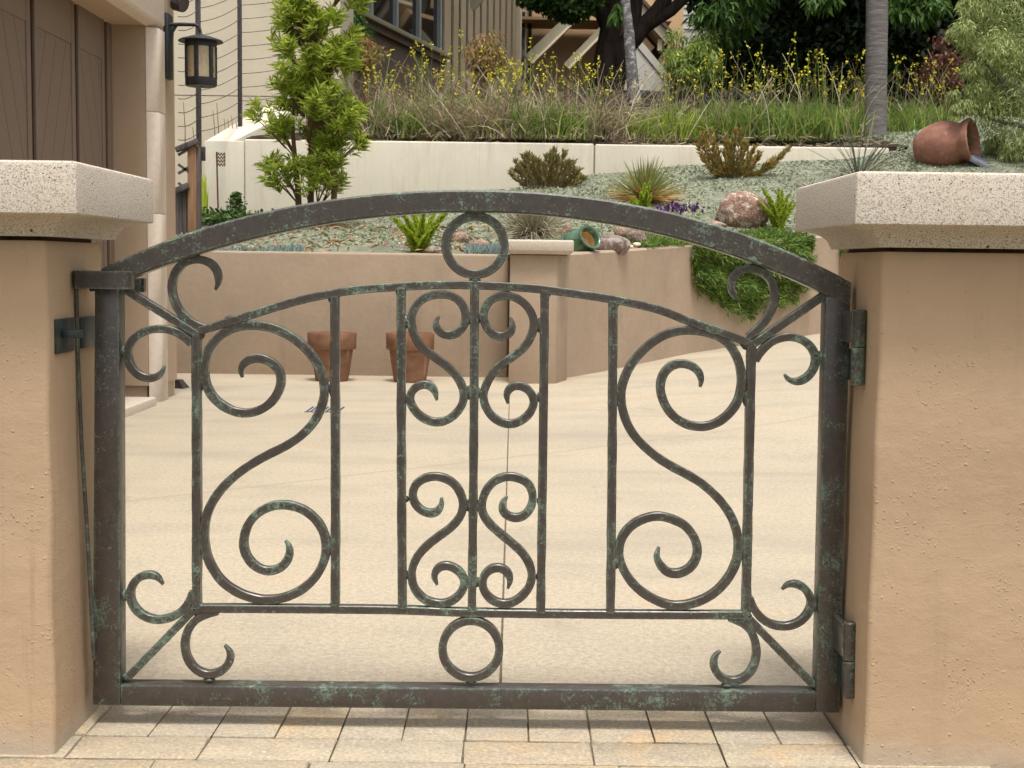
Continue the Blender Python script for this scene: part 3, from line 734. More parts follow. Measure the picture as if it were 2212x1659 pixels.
corner = [
 Z4([(1288,266),(1309,222),(1303,155),(1265,105),(1200,80),(1135,84),(1078,118),(1040,172),(1025,240),(1033,310),(1062,378),(1108,435),(1170,478),(1235,500)]),
 Z4([(982,722),(965,765),(930,793),(880,798),(820,775),(775,725),(757,660),(768,600),(808,545),(868,510),(940,497),(1020,505),(1085,532),(1145,585)]),
 Z6([(503,326),(472,298),(456,250),(468,190),(508,150),(570,136),(640,150),(700,200),(724,280),(714,350),(680,430),(630,490),(560,550)]),
 Z6([(779,774),(800,803),(842,820),(892,808),(940,768),(966,710),(964,650),(930,595),(872,557),(800,545),(732,560),(678,592),(632,640),(600,690)]),
 B1([(974,563),(950,525),(910,503),(860,505),(810,532),(777,590),(776,650),(806,710),(860,755),(930,776),(1000,769),(1062,742),(1120,690),(1155,610)]),
 B1([(1343,927),(1375,965),(1380,1010),(1355,1060),(1300,1098),(1230,1104),(1165,1072),(1120,1010),(1102,930),(1115,850),(1152,790),(1212,748),(1300,722)]),
 B3([(763,592),(793,563),(840,556),(890,575),(928,620),(943,672),(925,730),(880,782),(820,810),(760,815),(690,800),(632,760),(592,705),(565,640)]),
 B3([(395,963),(365,985),(350,1030),(361,1080),(400,1124),(460,1145),(520,1134),(570,1095),(604,1030),(612,960),(600,890),(570,830),(520,788),(450,760)])]
for i, p in enumerate(corner):
    gp('corner_scroll', sweep(catmull(p, 4), 17.5, YB0+.001, YB1-.001, taper=(48, 0), wob=0.03, seed=40+i))
SL = Z4([(1450,792),(1438,750),(1460,705),(1510,677),(1570,676),(1630,702),(1674,750),(1686,812),(1668,880),(1622,948),(1550,993),(1470,1010),(1390,995),(1312,950),(1257,890),(1228,820),(1218,740),(1230,665),(1268,590),(1335,525),(1422,486),(1520,475),(1630,490),(1732,537),(1820,602),(1890,685),(1932,770),(1947,870),(1932,960),(1890,1050),(1820,1132),(1720,1202),(1600,1258),(1500,1315),(1402,1385),(1315,1470),(1252,1570),(1228,1650)]) + \
     B1([(1218,265),(1230,370),(1266,460),(1330,550),(1422,612),(1530,650),(1622,656),(1722,638),(1820,590),(1900,510),(1945,420),(1957,330),(1945,258),(1910,190),(1850,130),(1780,95),(1700,80),(1620,90),(1540,132),(1482,200),(1456,290),(1462,362),(1500,430),(1560,473),(1622,483),(1682,463),(1722,420),(1737,370),(1730,328),(1709,297)])
SR = Z6([(271,850),(281,808),(265,758),(225,722),(165,705),(102,717),(52,762),(30,830),(36,900),(70,980),(130,1045),(210,1083),(300,1090),(382,1062),(452,1005),(502,930),(522,840),(518,745),(490,655),(432,572),(350,530),(245,508),(150,508),(50,535)]) + \
     Z5([(1920,600),(1830,695),(1780,795),(1760,880),(1766,970),(1798,1075),(1856,1165),(1966,1265),(2066,1328)]) + Z6([(200,1378),(285,1430),(372,1508),(432,1582),(470,1650)]) + \
     B3([(497,262),(503,350),(488,435),(440,528),(370,605),(280,660),(170,690)]) + B2([(2050,688),(1950,650),(1852,582),(1782,490),(1748,395),(1752,315),(1785,245),(1845,190),(1925,157),(1995,149),(2068,168)]) + \
     B3([(180,203),(232,268),(258,340),(248,412),(205,470),(140,498),(80,494)]) + B2([(2000,452),(1972,395),(1990,337)])
for i, p in enumerate((SL, SR)):
    gp('large_scroll', sweep(catmull(p, 4.5), 19, YB0+.001, YB1-.001, taper=(52, 52), wob=0.025, seed=60+i))
small = [
 Z5([(670,422),(648,452),(650,492),(680,527),(732,541),(782,524),(817,482),(830,432),(820,375),(788,325),(732,296),(668,291),(598,302),(540,342),(506,400),(499,462),(516,540),(562,612),(640,670),(712,720),(772,778),(810,848),(820,910),(800,972),(750,1030),(690,1060),(620,1060),(552,1025),(507,972),(490,925),(500,880),(532,846),(580,832),(622,846),(645,878),(654,930)]),
 Z5([(1097,430),(1112,468),(1105,508),(1080,538),(1040,548),(990,534),(952,492),(934,435),(940,380),(965,336),(1012,306),(1070,298),(1130,310),(1188,350),(1228,410),(1241,472),(1222,548),(1180,612),(1120,662),(1050,707),(992,760),(948,838),(931,902),(946,970),(987,1030),(1050,1068),(1110,1073),(1170,1050),(1220,1000),(1241,942),(1226,892),(1190,853),(1140,838),(1096,852),(1070,892),(1081,950)]),
 Z5([(682,1515),(683,1562),(655,1603),(610,1611),(560,1592),(520,1550),(505,1495),(524,1435),(578,1397),(640,1385),(702,1396),(762,1432),(800,1490),(816,1560)]) + B2([(797,155),(742,220),(662,275),(592,330),(537,390),(506,460),(501,522),(520,592),(570,648),(640,678),(710,677),(770,648),(813,592),(822,540),(800,492),(752,457),(700,446),(655,466),(635,510),(656,566)]),
 B2([(1078,33),(1050,65),(1044,105),(1070,145),(1125,165),(1180,150),(1218,105),(1233,50),(1226,-5)]) + Z5([(1203,1428),(1150,1396),(1080,1385),(1012,1405),(962,1450),(932,1510),(922,1575)]) + B2([(936,150),(972,200),(1032,255),(1102,310),(1170,370),(1214,440),(1229,512),(1210,582),(1160,640),(1100,677),(1040,679),(980,655),(937,602),(926,550),(942,500),(982,465),(1036,460),(1080,486),(1098,532),(1081,587)])]
for i, p in enumerate(small):
    gp('heart_scroll', sweep(catmull(p, 4), 18, YB0+.001, YB1-.001, taper=(42, 42), wob=0.03, seed=70+i))
for (cx_, cy_, R_, w_) in ((1026, 530, 63.2, 19.5), (1017, 1404, 61.5, 17.8)):
    path = [(cx_ + R_*math.sin(a), cy_ - R_*math.cos(a)) for a in [2*math.pi*k/64 for k in range(65)]]
    gp('ring', sweep(path, w_, YB0, YB1, wob=0.0, seed=5))
# weld beads where bars meet
wl_ = [(1022,688,20,15),(1021,848,20,18),(1021,1092,21,16),(1021,1257,20,14),(876,695,11,16),(1168,703,11,18),(873,860,9,9),(1166,858,8,12),(875,1078,10,8),(1168,1082,9,12),(875,1242,9,12),(1166,1246,9,14),
       (1026,458,13,6),(1026,606,13,8),(1018,1334,14,6),(1017,1472,12,5),(424,722,20,16),(430,1316,18,17),(1618,742,20,16),(1608,1334,18,16),(432,830,9,18),(430,1165,9,20),(718,840,8,20),(716,1185,9,16),
       (586,1310,26,8),(1333,852,8,18),(1612,860,9,20),(1330,1215,8,16),(1607,1170,8,20),(1478,1325,26,8),(720,648,12,9),(866,632,12,9),(1178,636,12,9),(1325,660,12,9),(723,1306,12,7),(868,1312,12,7),(1168,1322,12,7),(1319,1324,12,7),
       (274,1462,11,10),(1758,1478,11,10),(268,628,12,10),(1780,640,10,10),(418,553,14,6),(452,1468,14,5),(1570,1479,14,5),(1628,575,14,6),(268,760,6,14),(1772,770,6,14),(270,1286,6,14),(1760,1308,6,14),(500,690,16,9),(1545,712,16,9)]
for (x, y, rx, rz_) in wl_:
    p = PY(x, y, 0.017); m = MB(); m.ellipsoid((p.x, 0.017, p.z), (rx/F_PX*2.18, 0.0086, rz_/F_PX*2.18), 10, 5); gp('weld_bead', m, angle=80)
# latch strap: a flat bar bent into a long loop over the latch post
def strap(name, pts_, z0, z1, th):
    m = MB(); rings = []; n = len(pts_)
    for i in range(n):
        a = Vector(pts_[max(i-1, 0)]); c_ = Vector(pts_[min(i+1, n-1)]); t = (c_ - a).normalized(); nn = Vector((-t.y, t.x)); p = Vector(pts_[i])
        i_, o_ = p + nn*th/2, p - nn*th/2
        rings.append([Vector((o_.x, o_.y, z0)), Vector((o_.x, o_.y, z1)), Vector((i_.x, i_.y, z1)), Vector((i_.x, i_.y, z0))])
    m.loops(rings); return gp(name, m, angle=40)
zt, zb = PY(210, 585, -0.03).z, PY(210, 624, -0.03).z
xa, xb, xc = PY(157, 600, -0.03).x, PY(272, 600, -0.03).x, PY(312, 600, 0.05).x
arc = [(xa + 0.004, 0.055), (xa, 0.05), (xa, -0.022), (xa + 0.006, -0.030)] + [(xa + (xb - xa - .012)*k/8 + 0.006, -0.031) for k in range(1, 8)]
arc += [(xb - 0.010 + 0.014*math.sin(a), -0.017 - 0.014*math.cos(a)) for a in [math.pi/2*k/5 for k in range(6)]]
arc += [(xb + 0.004, -0.008), (xb + 0.004, -0.0045)]
strap('latch_strap', arc, zb, zt, 0.0045)
strap('latch_strap', [(xa, 0.0545), (xa+.03, 0.056), (xb, 0.056), (xc - .006, 0.056), (xc, 0.052), (xc, 0.038)], zb - 0.006, zt - 0.012, 0.0045)
m = MB(); m.tube([PY(165, 618, -0.012), PY(168, 760, -0.012), PY(176, 950, -0.01), PY(187, 1120, -0.008), PY(196, 1290, -0.006), PY(203, 1424, -0.003)], [0.0034]*6, 8); gp('tie_rod', m, angle=60)
# hinges
def hinge(x0, y0, x1, y1, x2, y2):
    yc = -0.058
    a, c_, d_ = PY(x0, y0, yc), PY(x1, y1, yc), PY(x2, y2, yc); r_ = 0.0108
    e = None
    mid = a.lerp(d_, 0.5)
    m = MB()
    def barrel(p, q):
        u = (p - q).normalized()
        m2 = MB(); m2.tube([q, q + u*0.0015, p - u*0.0015, p], [r_-.0015, r_, r_, r_-.0015], 18); return m2
    h = gp('hinge', barrel(a, c_ + Vector((0, 0, 0.0006))), angle=40)
    k = barrel(c_ - Vector((0, 0, 0.0006)), d_).build('knuckle', M['patina'], h, smooth=True, angle=40)
    m = MB(); m.box(PXR - 0.012, PXR + 0.004, yc + 0.004, yc + 0.06, d_.z + 0.004, c_.z - 0.006); m.build('hinge_leaf', M['iron'], h, bevel=0.001)
    m = MB(); m.box(a.x - 0.012, a.x - 0.004, yc - 0.002, 0.02, c_.z + 0.006, a.z - 0.004); m.build('hinge_leaf', M['patina'], h, bevel=0.001)
hinge(1857, 669, 1854, 750, 1852, 832)
hinge(1836, 1343, 1834, 1426, 1833, 1506)
# latch keep on the left pier
keep = empty('latch_keep', PY(140, 730, -0.1), 'dark metal latch plate with a short stub on the left pier', 'latch plate')
xj_ = PXL + 0.0005; zk1, zk0 = PY(118, 690, -0.11).z, PY(118, 765, -0.11).z
m = MB(); m.box(xj_, xj_ + 0.005, -0.112, -0.03, zk0, zk1); m.build('plate', M['iron'], keep, bevel=0.001)
m = MB(); m.box(xj_, xj_ + 0.008, 0.0, 0.09, zk0 + .002, zk1 - .002); m.build('strike_plate', M['iron'], keep, bevel=0.001)
m = MB(); m.box(xj_ + .0052, xj_ + 0.034, -0.092, -0.075, (zk0+zk1)/2 - .003, (zk0+zk1)/2 + .010); m.build('stub', M['iron'], keep, bevel=0.0015)

# ================================================================== GARAGE
gar = empty('garage', (-3.5, 3.5, 0), 'tan stucco garage with recessed brown plank door at the left', 'garage')
XF = PD(346, 868, 7.25).x; dA, dB = 5.02, 7.25                   # opening between these distances
HZ = PD(346, 57, 7.25).z
yA, yB = dA - 2.17, dB - 2.17; yE = 7.70 - 2.17
m = MB(); m.box(XF - 6, XF - 0.02, 0.9, yA - 0.17, -0.1, 4.2); m.box(XF - 6, XF - 0.02, yB + 0.17, yE, 0.09, 4.2); m.box(XF - 6, XF - 0.02, yA - 0.17, yB + 0.17, HZ + 0.26, 4.2)
m.box(XF - 6, XF - 0.245, yB, yB + 0.17, 0.1, HZ + .26)
m.build('wall', M['garage'], gar)
m = MB(); m.box(XF - 0.6, XF - 0.034, yB + 0.17, yE - 0.012, -0.1, 0.0895); m.build('plinth', M['garage'], gar)
# return walls of the recess and its soffit
m = MB(); m.box(XF - 0.243, XF - 0.062, yB + 0.002, yB + 0.17, 0.09, HZ + 0.02); m.build('recess_wall', M['garage'], gar)
m = MB(); m.box(XF - 0.2, XF - 0.075, yB + 0.02, yB + 0.15, -0.05, 0.0895); m.build('plinth', M['garage'], gar)
m = MB(); m.box(XF - 0.4, XF - 0.052, yA, yB + 0.0, HZ + 0.005, HZ + 0.12); m.build('soffit', M['garage'], gar)
# cast trim in blocks, with a chamfered inner edge
def jamb_block(y0, y1, s, z0, z1):
    m = MB(); pr = [(XF - 0.06, y0), (XF - 0.0, y0 + s*0.045), (XF, y1), (XF - 0.06, y1)]
    if s < 0: pr = pr[::-1]
    m.loops([[Vector((x, y, z)) for x, y in pr] for z in (z0, z1)]); m.build('trim_block', M['caststone'], gar, bevel=0.002, seg=1)
zc = [-0.02, 0.50, 1.02, 1.56, HZ]
for i in range(4):
    jamb_block(yB, yB + 0.17, 1, zc[i] + 0.001, zc[i+1] - 0.001)
    jamb_block(yA, yA - 0.17, -1, zc[i] + 0.001, zc[i+1] - 0.001)
for i in range(4):
    y0 = yA - 0.17 + (yB - yA + 0.34)*i/4; y1 = yA - 0.17 + (yB - yA + 0.34)*(i+1)/4
    m = MB(); pr = [(XF - 0.06, HZ + 0.001), (XF - 0.012, HZ + 0.02), (XF, HZ + 0.035), (XF, HZ + 0.25), (XF - .06, HZ + .25)]
    m.loops([[Vector((x, yy, z)) for x, z in pr] for yy in (y0 + 0.001, y1 - 0.001)]); m.build('lintel_block', M['caststone'], gar, bevel=0.002, seg=1)
# door: boards behind stiles
XD = XF - 0.235
door = MB().box(XD - 0.05, XD - 0.016, yA - 0.05, yB, 0.02, HZ + 0.1).build('door', M['groove'], gar)
def at_d(px): return -XD * F_PX / (CX - px) - 2.17 if False else (XD / ((px - CX) / F_PX)) - 2.17
gy = [yA - 0.05] + [at_d(p) for p in (80, 173, 235.5)] + [yB - 0.004]
for i in range(len(gy) - 1):
    # each leaf is a frame round slanted boards
    y0, y1 = gy[i] + (0.026 if i else 0.008), gy[i+1] - (0.026 if i < 3 else 0.004); st = 0.05
    m = MB(); m.box(XD - 0.016, XD, y1 - st, y1, 0.03, HZ + 0.1); m.build('stile', M['door'], door, bevel=0.003)
    if i == 0 or True:
        m = MB(); m.box(XD - 0.016, XD, y0, y0 + st*0.6, 0.03, HZ + 0.1); m.build('stile', M['door'], door, bevel=0.003)
    m = MB(); m.box(XD - 0.016, XD - .001, y0 + st*0.6, y1 - st, HZ - 0.20, HZ + 0.1); m.build('rail', M['door'], door, bevel=0.003)
    ya, yb = y0 + st*0.6 + .001, y1 - st - .001; sgn = 1 if i % 2 == 0 else -1
    hb = 0.36; slope = 2.6; zlo, zhi = 0.03, HZ - 0.201
    k = -8
    while k < 14:
        za = 0.03 + k*hb; dz = slope*(yb - ya)*(-sgn)
        q = [(ya, za), (yb, za + dz), (yb, za + dz + hb - 0.011), (ya, za + hb - 0.011)]; k += 1
        for lim, sg in ((zlo, 1), (zhi, -1)):
            o_ = []
            for j in range(len(q)):
                p, n_ = q[j], q[(j+1) % len(q)]; ip = (p[1]-lim)*sg >= 0; in_ = (n_[1]-lim)*sg >= 0
                if ip: o_.append(p)
                if ip != in_:
                    u = (lim - p[1])/(n_[1] - p[1]); o_.append((p[0] + (n_[0]-p[0])*u, lim))
            q = o_
            if len(q) < 3: break
        if len(q) < 3: continue
        m = MB(); m.loops([[Vector((x, p[0], p[1])) for p in q] for x in (XD - 0.016, XD - 0.006)]); m.build('plank', M['door'], door)
m = MB(); m.box(XD - 0.1, XF + 0.02, yA + 0.02, yB - 0.14, -0.05, 0.045); m.build('threshold', M['caststone'], gar, bevel=0.012)
m = MB(); p = PZ(390, 838, 0.0); m.loops([[Vector((p.x - .03, p.y - .02, 0.0)), Vector((p.x + .03, p.y - .06, 0)), Vector((p.x + .045, p.y + .04, 0)), Vector((p.x - .03, p.y + .05, 0))], [Vector((p.x - .03, p.y - .02, .05)), Vector((p.x + .0, p.y - .035, .05)), Vector((p.x + .01, p.y + .02, .05)), Vector((p.x - .03, p.y + .05, .05))]])
tag(m.build('drain_spout', M['steel']), 'small dark drain spout at the foot of the garage corner', 'drain spout')

# lantern on the garage
lan = empty('wall_lantern', (XF, 5.2, 1.6), 'black cylindrical lantern with amber glass hung from a wall bracket', 'lantern')
yl = 7.52 - 2.17
zp1, zp0 = PD(368, 29, 7.5).z, PD(368, 170, 7.5).z
m = MB(); m.box(XF - 0.022, XF + 0.008, yl - 0.055, yl + 0.055, zp0, zp1); m.build('back_plate', M['black'], lan, bevel=0.008)
za_ = PD(400, 53, 7.5).z; xl_ = PD(429, 53, 7.45).x
m = MB(); m.tube([(XF + .005, yl - .01, za_), (XF + 0.07, yl - .012, za_ + .002), (xl_ - .03, yl - .02, za_), (xl_ - .012, yl - .02, za_ - .008), (xl_ - .004, yl - .02, za_ - .03), (xl_, yl - .02, za_ - .062)], [.012, .011, .010, .010, .009, .009], 8)
m.tube([(XF + .01, yl - .01, za_ - .10), (XF + .018, yl - .01, za_ - .04), (XF + .04, yl - .01, za_ - .006)], .009, 8); m.build('bracket_arm', M['black'], lan, smooth=True, angle=60)
zl = lambda y: PD(429, y, 7.45).z
T = Matrix.Translation((xl_, yl - .02, 0)); rad = lambda p: p/F_PX*7.45
m = MB(); m.lathe([(.008, zl(68)), (.014, zl(72)), (rad(20), zl(75)), (rad(44), zl(83)), (rad(47.5), zl(86)), (rad(47), zl(87.5)), (rad(34), zl(84)), (.01, zl(82))], 40, T); m.build('hat', M['black'], lan, smooth=True, angle=50)
m = MB(); m.lathe([(rad(33.3), zl(84)), (rad(33.6), zl(98)), (rad(31.8), zl(99)), (rad(31.5), zl(84))], 40, T)
m.build('collar', M['black'], lan, smooth=True, angle=50); m = MB()
m.lathe([(rad(31.0), zl(166)), (rad(33.4), zl(166)), (rad(33.6), zl(180)), (rad(31), zl(184)), (.01, zl(184))], 40, T)
m.build('base_band', M['black'], lan, smooth=True, angle=50)
m = MB(); m.lathe([(rad(30.0), zl(98)), (rad(30.0), zl(168))], 40, T); m.build('glass', M['artglass'], lan, smooth=True, angle=60)
for k in range(6):
    a = math.radians(-95 + 60*k); c_ = Vector((xl_ + rad(31.6)*math.cos(a), yl - .02 + rad(31.6)*math.sin(a), 0)); u = Vector((-math.sin(a), math.cos(a), 0))
    m = MB(); m.obox(c_ - u*.011 - Vector((math.cos(a), math.sin(a), 0))*.006 + Vector((0, 0, zl(168))), u*.022, Vector((math.cos(a), math.sin(a), 0))*.012, Vector((0, 0, zl(96) - zl(168)))); m.build('glazing_bar', M['black'], lan, bevel=0.002)
m = MB(); m.tube([PD(380, 3, 7.62) , PD(380, 3, 7.62) + Vector((0.05, -.02, -.02))], [0.05, 0.045], 14); tag(m.build('wall_fitting', M['steel']), 'round dark fitting high on the garage wall above the lantern', 'wall fitting')

# ================================================================== BACKGROUND LEFT: wall, cable fence, wooden fence
hw = empty('stucco_house', (-4.6, 15, 1), 'plain cream stucco house side behind the cable fence', 'house')
m = MB(); m.box(-8, PD(735, 200, 17).x, 14.83, 16.2, 0.6, PD(500, 207, 17).z - .004); m.build('wall', M['housewall'], hw)
m = MB(); m.box(-8, PD(735, 200, 17).x, 14.826, 16.2, PD(500, 207, 17).z + .004, 8.5); m.build('wall', M['housewall'], hw)
cf = empty('cable_fence', PD(431, 470, 13.6), 'tall dark steel post fence with sagging horizontal cables climbing to the right', 'fence')
fp = [(431, 13.6, 475), (519, 15.7, 330), (673, 16.2, 330)]
tops = []
for (px, d, yb) in fp:
    a = PD(px, yb, d); t = PD(px, -60, d); m = MB(); m.box(a.x - .023, a.x + .023, a.y - .023, a.y + .023, a.z - 0.3, t.z); m.build('post', M['steel'], cf, bevel=.003)
for k in range(13):
    y0 = 284 - 29.6*k
    pp_ = [PD(431, y0, 13.6), PD(519, y0 - 36, 15.7), PD(673, y0 - 64, 16.2)]
    for a, c_ in ((pp_[0], pp_[1]), (pp_[1], pp_[2]), (PD(385, y0 + 18, 13.2), pp_[0])):
        m = MB(); n = 10; m.tube([a.lerp(c_, t/n) - Vector((0, 0, 0.032*4*(t/n)*(1 - t/n))) for t in range(n+1)], .0042, 5); m.build('cable', M['steel'], cf, smooth=True)
wf = empty('wooden_fence', PD(415, 490, 11.5), 'weathered wooden fence end with brown post and grey lattice by the garage corner', 'fence')
P_ = lambda x, y: PD(x, y, 11.5)
m = MB(); a = P_(414, 500); t = P_(414, 309); m.box(P_(405, 400).x, P_(424, 400).x, a.y, a.y + .09, a.z - .5, t.z); m.build('post', M['wood'], wf, bevel=.004)
m = MB(); m.box(P_(424.3, 400).x, P_(432.5, 400).x, a.y + .01, a.y + .05, a.z - .5, t.z - .03); m.build('post_board', M['woodgrey'], wf, bevel=.003)
m = MB(); m.bar(P_(380, 324), P_(427, 304.5), .05, .045); m.build('rail', M['woodgrey'], wf, bevel=.003)
m = MB(); m.bar(P_(380, 412), P_(408, 400), .05, .05); m.build('rail', M['woodgrey'], wf, bevel=.003)
for i in range(4):
    m = MB(); m.bar(P_(385, 335 + 20*i), P_(406, 350 + 20*i) if i % 2 else P_(406, 322 + 20*i), .015, .022); m.build('lattice_slat', M['woodgrey'], wf)
for i in range(4):
    x0 = P_(376 + 8.4*i, 450).x; m = MB(); m.box(x0 + .001, x0 + .031, a.y + .03, a.y + .05, a.z - .5, P_(400, 410 - 3*i).z); m.build('fence_board', M['woodgrey'], wf)
lk = MB(); p = PD(440, 330, 11.6); lk.box(p.x - .018, p.x + .018, p.y - .03, p.y, p.z - .07, p.z + .05); lk.build('latch_box', M['steel'], wf, bevel=.006)

# garden stake with cut-out flag
st = empty('garden_stake', PD(472, 472, 14.4), 'rusty garden stake with a wavy cut-out flag against the cream wall', 'garden stake')
m = MB(); m.tube([PD(472.5, 500, 14.4), PD(470, 410, 14.4), PD(468, 328, 14.4)], .009, 6); m.build('rod', M['rust'], st, smooth=True)
for i in range(4):
    m = MB(); yy = 333 + 7.6*i; top = []; bot = []
    for k in range(13):
        x = 468.5 + 17.5*k/12; w_ = 2.2*(1 if k % 4 < 2 else -1)*0.8
        top.append(PD(x, yy - 1.9 + w_, 14.4)); bot.append(PD(x, yy + 2.3 + w_, 14.4))
    m.loops([[p + Vector((0, dy, 0)) for p in top + bot[::-1]] for dy in (0, .006)]); m.build('wave_strip', M['rust'], st)
m = MB(); m.box(PD(484.6, 345, 14.4).x, PD(486.4, 345, 14.4).x, 14.4-2.17-.001, 14.4-2.17+.007, PD(486, 360, 14.4).z, PD(486, 330, 14.4).z); m.build('flag_edge', M['rust'], st)

# ================================================================== UPHILL HOUSE
house = empty('hillside_house', PD(952, 240, 24), 'uphill house with dark strip windows and vertical board siding', 'house')
cor = PD(952, 118, 24.0); SDIR = Vector((0.26, 0.966, 0)).normalized(); NRM = Vector((SDIR.y, -SDIR.x, 0))
Zs = cor.z
def hb(t0, t1, z0, z1, o0, o1):          # slab along the side wall: t metres along it, o metres out of it
    a = Vector((cor.x, cor.y, 0)) + SDIR*t0 + NRM*o0; a.z = z0
    m = MB(); m.obox(a, SDIR*(t1-t0), NRM*(o1-o0), Vector((0, 0, z1-z0))); return m
hb(-6.0, 0.1, 1.5, Zs - 0.16, -0.3, 0.0).build('lower_wall', M['greenwall'], house)
hb(-6.0, 0.1, Zs - 0.06, Zs + 0.02, -0.3, 0.16).build('sill_beam', M['olivetrim'], house, bevel=.01)
hb(-6.0, 0.1, Zs - 0.16, Zs - 0.062, -0.3, 0.08).build('sill_board', M['greenwall'], house)
hb(-6.0, 0.1, Zs + 0.021, 8.5, -0.6, -0.25).build('interior_wall', M['groove'], house)
for i in range(5):
    t1 = -0.07 - 1.11*i; t0 = t1 - 1.11
    wf_ = hb(t1 - 0.045, t1 + 0.045, Zs + 0.021, 8.5, -0.1, 0.03).build('window', M['winframe'], house)
    hb(t0 + .046, t1 - .046, Zs + 0.021, Zs + 0.07, -0.08, 0.02).build('frame', M['winframe'], wf_)
    hb(t0 + .046, t1 - .046, Zs + 0.071, 8.5, -0.05, -0.035).build('pane', M['glass'], wf_)
hb(0.1, 5.05, 2.0, 8.5, -0.3, 0.0).build('side_wall', M['batten'], house)
nb = 11
for i in range(nb):
    t0 = 0.1 + 4.95*i/nb; w_ = 4.95/nb
    hb(t0 + (0.0 if i == 0 else .075), t0 + w_ - .075, 2.0, 8.5, 0.0, 0.035).build('siding_board', M['board'], house)
hb(4.97, 5.08, 2.0, 8.5, 0.036, 0.12).build('corner_trim', M['trim'], house)
# bracket under the eave in front of the siding
m = MB(); q = [PD(1014, 0, 24.4), PD(1050, 0, 24.4), PD(1020, 24, 24.4)]
m.loops([[Vector((p.x, p.y + dy, p.z)) for p in [PD(1013, -30, 24.4), PD(1052, -30, 24.4), PD(1044, 0, 24.4), PD(1022, 24, 24.4), PD(1016, 14, 24.4)]] for dy in (0, .12)]); m.build('knee_brace', M['olivetrim'], house)
# porch wall, door, braces, rake
m = MB(); a = PD(1100, 200, 30.5); m.box(a.x, PD(1475, 100, 30.5).x, a.y, a.y + .3, 2.5, 10); m.build('porch_wall', M['porch'], house)
m = MB(); m.box(PD(1117, 100, 29.8).x, PD(1137, 100, 29.8).x, 29.8-2.17, 30.4-2.17, PD(1120, 160, 29.8).z - 1, PD(1120, 20, 29.8).z); dr = m.build('porch_door', M['trim'], house)
m = MB(); m.box(PD(1119.5, 100, 29.8).x, PD(1133.5, 100, 29.8).x, 29.78-2.17, 29.79-2.17, PD(1120, 165, 29.8).z - 1, PD(1120, 26, 29.8).z); m.build('pane', M['glass'], dr)
m = MB(); m.box(PD(1141, 100, 29.8).x, PD(1148, 100, 29.8).x, 29.8-2.17, 30.4-2.17, 3, 10); m.build('porch_post', M['batten'], house)
m = MB(); m.box(PD(1100, 60, 30.3).x, PD(1440, 60, 30.3).x, 29.3-2.17, 30.45-2.17, PD(1200, 62, 30.4).z, PD(1200, 62, 30.4).z + 0.06); m.build('porch_ledge', M['porch'], house)
def beam(name, a, c_, dist, w, dep, mat, edge=None):
    m = MB(); A = PD(a[0], a[1], dist); B = PD(c_[0], c_[1], dist); m.bar(A, B, dep, w, up=(0, 0, 1)); o = m.build(name, M[mat], house)
    return o
def brace(x0, y0, x1, y1, dist, th):
    A, B = PD(x0, y0, dist), PD(x1, y1, dist); d_ = (B - A).normalized(); n_ = Vector((-d_.z, 0, d_.x)); w_ = th/F_PX*dist
    m = MB(); m.obox(A - n_*w_/2, B - A, Vector((0, .14, 0)), n_*w_); o = m.build('roof_brace', M['olivetrim'], house)
    m = MB(); m.obox(A - n_*(w_/2 + .045) - Vector((0, .05, 0)), B - A, Vector((0, .25, 0)), n_*.044); m.build('brace_edge', M['trim'], o)
brace(1140, 128, 1250, 20, 28.0, 19); brace(1222, 142, 1320, 42, 28.0, 12)
# rake board and gutter on the right end of the porch roof
A, B = PD(1340, -18, 27.5), PD(1438, 92, 27.5); d_ = (B - A).normalized(); n_ = Vector((-d_.z, 0, d_.x))
m = MB(); m.obox(A, B - A, Vector((0, .9, 0)), n_*.17); m.build('rake_board', M['trim'], house)
m = MB(); m.obox(A - n_*.36 + Vector((0, .25, 0)), (B - A)*0.93, Vector((0, 3.5, 0)), n_*.18); m.build('porch_roof', M['porch'], house)
m = MB(); m.obox(A + n_*.175 + Vector((0, -.1, 0)), (B - A)*1.02, Vector((0, 4, 0)), n_*.06); m.build('roof', M['roof'], house)
m = MB(); p = PD(1424, 96, 27.6); m.box(p.x - .03, p.x + .06, p.y, p.y + .1, p.z - .12, p.z + .1); m.build('downpipe', M['trim'], house)
# roof over the window wall, out of frame above
m = MB(); m.obox(Vector((cor.x, cor.y, 8.3)) - SDIR*7 - NRM*1.5, SDIR*13, NRM*2.6, Vector((0, 0, .2))); m.build('roof', M['roof'], house)
# grey neighbour
nb_ = empty('grey_house', PD(1470, 200, 36), 'grey lap-sided house glimpsed behind the porch roof', 'house')
xs0, xs1 = PD(1395, 50, 36).x, PD(1600, 50, 36).x
m = MB(); m.box(xs0, xs1, 36-2.17, 40, 4, PD(1450, 62, 36).z); m.build('wall', M['siding'], nb_)
for k in range(9):
    z0 = PD(1450, 62, 36).z + k*.18
    m = MB(); m.loops([[Vector((x, y, z)) for x, y, z in ((xx, 36-2.20, z0), (xx, 36-2.17+.1, z0), (xx, 36-2.17+.1, z0 + .175), (xx, 36-2.172, z0 + .175))] for xx in (xs0, xs1)]); m.build('siding_board', M['siding'], nb_)
